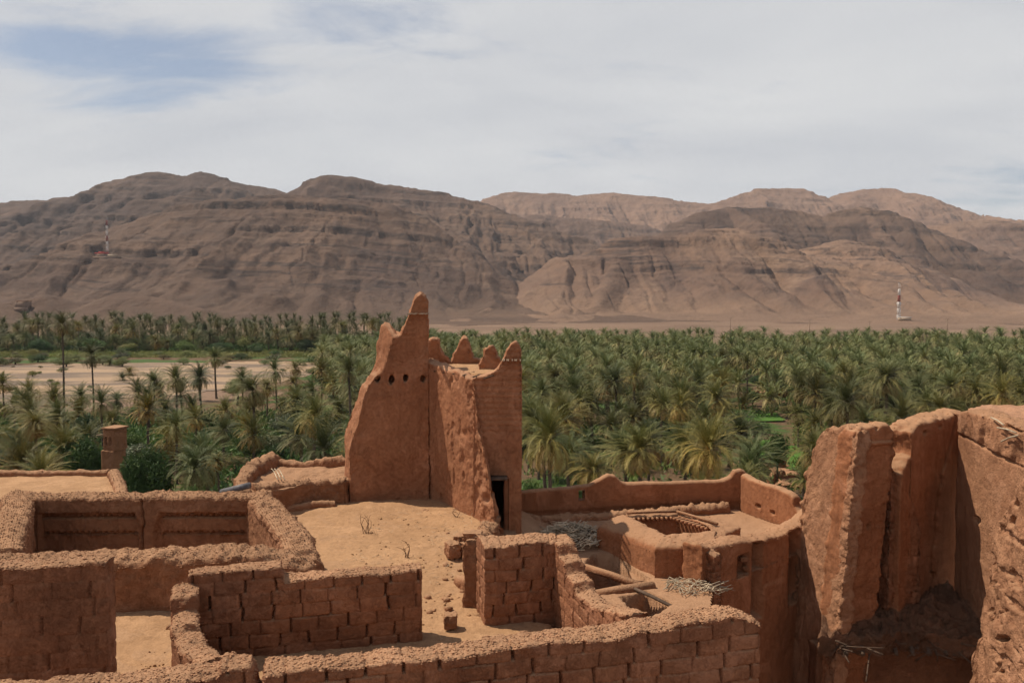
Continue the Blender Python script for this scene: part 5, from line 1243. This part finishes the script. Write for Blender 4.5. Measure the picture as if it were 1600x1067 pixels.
bush_px(1140, 650, 690, 70, 88, 'mid2', 'bright green fruit tree left of the green plots', 'leafy_tree', 'tree')
bush_px(1180, 640, 672, 60, 98, 'mid', 'round green fruit tree above the green plots', 'leafy_tree', 'tree')
bush_px(1215, 655, 710, 50, 80, 'dark', 'dark leafy tree right of the green plots', 'leafy_tree', 'tree')
bush_px(1165, 705, 740, 50, 74, 'dark', 'dark bush beside the broken mud walls', 'bush', 'bush')
bush_px(830, 720, 765, 44, 56, 'mid2', 'bright bush against the right edge of the tower', 'bush', 'bush')
def scat(n, dr, pr, kinds, wr, hr, label, name, cat, group, cond=None):
    c = 0
    while c < n:
        D = math.sqrt(RNG.uniform(dr[0] ** 2, dr[1] ** 2)); px = RNG.uniform(*pr); x = (px - 800) / F * D
        if cond and not cond(px, D): continue
        w_ = RNG.uniform(*wr); bush(x, D, w_, w_ * RNG.uniform(*hr), kinds[RNG.integers(len(kinds))], name, label, cat, group); c += 1
noplot = lambda px, D: not (1120 < px < 1260 and 660 < 470 + CAMZ * F / D < 765)
scat(90, (62, 190), (815, 1650), ('mid', 'mid2', 'dark', 'mid', 'grey'), (3, 5.5), (0.5, 0.9), 'leafy bush under the palms of the right-hand grove', 'bush', 'bush', 'bushes under the grove palms', noplot)
scat(40, (62, 112), (-40, 560), ('mid', 'dark', 'mid2', 'grey'), (3, 6), (0.5, 0.95), 'leafy bush under the palms between roofs and riverbed', 'bush', 'bush', 'bushes under the left palms', lambda px, D: not (px < 300 and D > 105))
scat(36, (255, 292), (950, 1600), ('pale', 'pale', 'grey'), (6, 10), (0.45, 0.6), 'pale feathery tamarisk at the far edge of the grove', 'tamarisk', 'tree', 'tamarisks along the far grove edge')
scat(26, (280, 300), (640, 960), ('dark', 'grey', 'mid'), (7, 12), (0.6, 0.9), 'rounded dark tree at the far edge of the grove near the tower', 'leafy_tree', 'tree', 'trees at the far grove edge')
scat(30, (272, 290), (-60, 620), ('grey', 'dark', 'mid', 'pale'), (5, 10), (0.6, 0.9), 'leafy tree at the front of the far bank belt', 'leafy_tree', 'tree', 'leafy trees on the far bank')
scat(60, (222, 268), (-60, 620), ('pale', 'grey', 'mid', 'pale'), (3, 7), (0.5, 0.8), 'low shrub on the green strip along the far river bank', 'shrub', 'shrub', 'shrubs along the far river bank')
scat(34, (140, 225), (-60, 480), ('grey', 'grey', 'pale'), (1.5, 3.5), (0.6, 0.9), 'small dry shrub scattered on the riverbed', 'shrub', 'shrub', 'small shrubs on the riverbed')
scat(24, (128, 215), (480, 640), ('mid', 'dark', 'grey', 'pale'), (3, 6), (0.6, 0.9), 'leafy bush between the sandbank and the ruined tower', 'bush', 'bush', 'bushes left of the tower by the sand')
scat(22, (112, 135), (-60, 470), ('mid', 'grey', 'pale', 'grey'), (2, 4.5), (0.5, 0.8), 'shrub along the near edge of the sand', 'shrub', 'shrub', 'shrubs along the near sand edge')
# undergrowth as one mass
def under(name, n, samp, lab, mat, hmax=1.6):
    rg = np.random.default_rng(len(name) + n); P = np.array([samp() for _ in range(n)]); nb = 26
    base = np.repeat(P, nb, 0) + rg.normal(0, 0.8, (n * nb, 2)); z = rg.random(n * nb) ** 1.5 * hmax * np.repeat(rg.uniform(.3, 1, n), nb)
    C = np.column_stack([base, z]); a = rg.normal(0, 1, C.shape); a[:, 2] = np.abs(a[:, 2]) + 0.4; a /= np.linalg.norm(a, axis=1, keepdims=True); b = np.cross(a, rg.normal(0, 1, C.shape)); b /= np.linalg.norm(b, axis=1, keepdims=True)
    l = rg.uniform(0.25, 0.6, len(C))[:, None]; V = np.stack([C - a * l * .5, C + b * l * .25, C + a * l, C - b * l * .25], 1).reshape(-1, 3)
    o = mesh(name, V, np.arange(len(V)).reshape(-1, 4), mat, smooth=False, attr={'age': np.repeat(np.repeat(rg.random(n), nb), 4)}); tag(o, lab, 'undergrowth', kind='stuff')
under('undergrowth', 5200, samp_right, 'low green undergrowth between the palms of the right-hand grove', M_leaf_m)
under('undergrowth', 1500, samp_left, 'low undergrowth between the palms left of the tower', M_leaf_m)
under('undergrowth', 1800, lambda: (lambda D, px: ((px - 800) / F * D, D))(RNG.uniform(258, 290), RNG.uniform(-60, 660)), 'green and yellow reeds and grass along the far river bank', M_leaf_y, 1.2)
under('undergrowth', 2600, samp_bank, 'dark brush filling the belt of palms on the far bank', M_leaf_d, 7.0)
# bright green plots
MC = mat_crop('crop', (0.050, 0.115, 0.018), (0.085, 0.17, 0.03))
for i, (pts, lb) in enumerate((([(1160, 728), (1235, 722), (1222, 690), (1170, 692)], 'brightest green plot before the broken mud walls'), ([(1150, 662), (1230, 660), (1215, 648), (1160, 648)], 'green plot among the fruit trees'),
                        ([(1010, 725), (1110, 720), (1090, 700), (1020, 702)], 'green plot in the middle of the grove'), ([(1165, 622), (1215, 620), (1205, 612), (1172, 613)], 'far small green plot behind the fruit trees'),
                        ([(-40, 720), (40, 715), (30, 680), (-40, 690)], 'green plot at the left edge below the riverbed'), ([(60, 557), (560, 550), (560, 543), (60, 548)], 'long green strip of meadow on the far bank'),
                        ([(1230, 745), (1262, 730), (1250, 690), (1225, 705)], 'green plot right of the broken mud walls'))):
    o = sheet_poly('crop_field', [g(*p_) for p_ in pts], 0.16, MC, 0.5 if i != 5 else 1.5, 1.2, 0.3, 'stuff', 30 + i); o['label'] = lb; o['category'] = 'field'

# ------------------------------------------------------------ small buildings and far things
def mudbox(name, c, d, z0, z1, rz, seed, parent=None, res=0.12, mat=None, **k):
    cx, cy = c; co, si = math.cos(rz), math.sin(rz); f = lambda u, v_: (cx + u * co - v_ * si, cy + u * si + v_ * co)
    a, b = f(-d[0] / 2, -d[1] / 2), f(d[0] / 2, -d[1] / 2); a2, b2 = f(-d[0] / 2, d[1] / 2), f(d[0] / 2, d[1] / 2)
    return ribbon(name, mat or M_lump, [(*a, z1, *a2, z1), (*b, z1, *b2, z1)], z0, res, 0.03, 0.05, 0.03, seed=seed, **k)
def turret():
    p0 = at_y(180, 690, 66); x = p0[0]
    t = thing('mud_turret', 'small square mud turret with dark openings standing among the palms', 'turret', (x, 66, 0))
    zt, zm = at_y(180, 668, 66)[2], at_y(180, 702, 66)[2]
    o = mudbox('tower_base', (x - 0.15, 66), (1.25, 1.3), 0, zm, -0.35, 3, res=0.08); keep_world(o, t)
    o = mudbox('cabin', (x, 66), (1.2, 1.25), zm + 0.003, zt, -0.35, 4, res=0.05, mods=lambda h, z, P: 0.45 * ((np.abs(z - zm - 0.75) < 0.3) & (np.abs(h - 0.30) < 0.12) | (np.abs(z - zm - 0.75) < 0.3) & (np.abs(h - 0.74) < 0.12))); keep_world(o, t)
    o = slab('roof_slab', M_lump, [(x - .8, 65.45), (x + .52, 64.95), (x + .9, 66.5), (x - .45, 66.95)], zt + 0.09, 0.08, 0.03, 0.13, 3); keep_world(o, t)
    A = Acc(); A.tube([(x - 1.3, 65.6, zt - 0.55), (x - 0.5, 65.7, zt - 0.5)], 0.05, 6); o = A.build('beam_end', M_wood); keep_world(o, t)
turret()
def village():
    for i, (px, py, wd, dp, h, lb) in enumerate(((1172, 748, 3.4, 2.0, 1.5, 'squared broken mud house in the clearing behind the parapet corner'), (1205, 735, 3.0, 0.5, 1.1, 'low broken mud wall behind the squared mud house'), (1215, 752, 2.8, 1.6, 0.9, 'tumbled mud wall stub right of the squared mud house'),
                                             (1050, 728, 7.0, 0.5, 1.5, 'long low garden wall seen between the palms'), (1200, 622, 7.0, 0.6, 1.3, 'far low garden wall behind the fruit trees'), (1165, 770, 4.0, 0.5, 1.4, 'near broken garden wall just behind the parapet corner'))):
        c = g(px, py); o = mudbox('mud_ruin' if h != 1.3 else 'garden_wall', c, (wd, dp), 0, h, 0.25 * ((i % 3) - 1), 20 + i, res=0.12, topn=0.5, peb=3, mat=M_plast); tag(o, lb, 'mud wall')
    for i in range(14):
        c = g(1160 + 80 * RNG.random(), 728 + 35 * RNG.random()); o = rock('rubble_mound', M_rough, (c[0], c[1], 0.2), (RNG.uniform(1, 2.4), RNG.uniform(1, 2), RNG.uniform(.5, 1.0)), 60 + i, i, 2, 0.4, 0.3)
        tag(o, 'low mound of earth rubble among the broken walls of the clearing', 'rubble', 'rubble mounds in the clearing')
village()
def mast(px, pyb, pyt, nsec, label, reds):
    x, y, z = hill_hit(px, pyb); H = (pyb - pyt) * y / F; t = thing('radio_mast', label, 'mast', (x, y, z - 1)); w0 = 0.95
    for k in range(nsec):
        A = Acc(); z0, z1 = z - 1 + (H + 1) * k / nsec, z - 1 + (H + 1) * (k + 1) / nsec; wa, wb = w0 * (1 - 0.45 * k / nsec), w0 * (1 - 0.45 * (k + 1) / nsec)
        cor = [(-1, -1), (1, -1), (1, 1), (-1, 1)]
        for i in range(4):
            a, b = cor[i], cor[(i + 1) % 4]; m_ = 3
            A.tube([(x + a[0] * wa, y + a[1] * wa, z0), (x + a[0] * wb, y + a[1] * wb, z1)], 0.25, 5)
            for j in range(m_):
                f0, f1 = j / m_, (j + 1) / m_; ww0, ww1 = wa + (wb - wa) * f0, wa + (wb - wa) * f1; h0, h1 = z0 + (z1 - z0) * f0, z0 + (z1 - z0) * f1
                A.tube([(x + a[0] * ww0, y + a[1] * ww0, h0), (x + b[0] * ww1, y + b[1] * ww1, h1)], 0.12, 4); A.tube([(x + b[0] * ww0, y + b[1] * ww0, h0), (x + a[0] * ww1, y + a[1] * ww1, h1)], 0.08, 4)
        o = A.build('mast_section', M_mastr if k in reds else M_mast); keep_world(o, t)
    A = Acc(); A.tube([(x - 0.4, y, z + H), (x - 0.4, y, z + H + 5)], 0.15, 5); A.tube([(x + .6, y, z + H), (x + .6, y, z + H + 4)], 0.15, 5)
    for k in range(3): A.box((x + 1.6 * math.cos(k * 2.1), y + 1.6 * math.sin(k * 2.1), z + H * 0.52), (0.5, 0.4, 2.4))
    o = A.build('antenna', M_mast); keep_world(o, t)
    return x, y, z
x, y, z = mast(168, 402, 347, 7, 'red and white lattice radio mast on the spur of the left hill', (0, 3, 6))
t = thing('mast_hut', 'small red-roofed hut on a retaining terrace at the foot of the left mast', 'hut', (x, y - 6, z - 2))
A = Acc(); A.box((x - 3, y - 7, z - 0.5), (12, 6, 5)); o = A.build('wall', M_far); keep_world(o, t)
A = Acc(); A.box((x - 3, y - 7, z + 2.6), (13, 7, 1.2)); A.box((x - 3, y - 7, z + 3.9), (6, 4, 1.4)); o = A.build('roof', M_red); keep_world(o, t)
A = Acc(); A.box((x + 4, y - 9, z - 2.6), (30, 6, 3.0)); o = A.build('retaining_wall', M_far); keep_world(o, t)
A = Acc(); A.box((x + 9, y - 7, z + 0.1), (10, 5, 2.4)); o = A.build('annex', M_pale); keep_world(o, t)
x, y, z = mast(1404, 500, 452, 5, 'pale lattice radio mast on the brown plain at the right', (3,))
t = thing('mast_hut', 'low pale hut at the foot of the right-hand mast', 'hut', (x, y - 5, z))
A = Acc(); A.box((x + 2, y - 6, z + 1), (9, 4, 2.2)); o = A.build('wall', M_pale); keep_world(o, t)
A = Acc(); A.box((x + 2, y - 6, z + 2.25), (9.6, 4.6, 0.3)); o = A.build('roof', M_white); keep_world(o, t)
x, y, z = hill_hit(38, 482)
t = thing('hill_house', 'small square house with a pale corner at the foot of the left hills', 'house', (x, y, z - 2))
A = Acc(); A.box((x, y, z + 2), (7.5, 6, 5)); o = A.build('wall', M_far); keep_world(o, t)
A = Acc(); A.box((x, y, z + 4.75), (8, 6.5, 0.5)); o = A.build('roof', M_dark); keep_world(o, t)
A = Acc(); A.box((x - 4.6, y, z + 1.6), (1.6, 5, 5)); A.box((x + 1, y - 5.5, z - 1.4), (9, 3, 3)); o = A.build('annex', M_far); keep_world(o, t)
for px, py in ((1141, 517), (1265, 520), (1480, 518), (598, 478), (1358, 522)):
    D = 700; p0 = hill_hit(px, py - 8) if py < 500 else (*g(px, py)[:2], 0.0)
    if p0[1] > 1500 or p0[1] < 100: continue
    A = Acc(); H = 22 * p0[1] / F; t = thing('power_pole', 'thin power pole on the brown plain', 'pole', (p0[0], p0[1], p0[2]), 'power poles on the plain')
    A.tube([(0, 0, -0.5), (0, 0, H)], 0.18, 6, 0.12); o = A.build('pole', M_wood, t); A = Acc(); A.box((0, 0, H - 0.8), (2.4, 0.2, 0.2)); o = A.build('crossarm', M_wood, t)
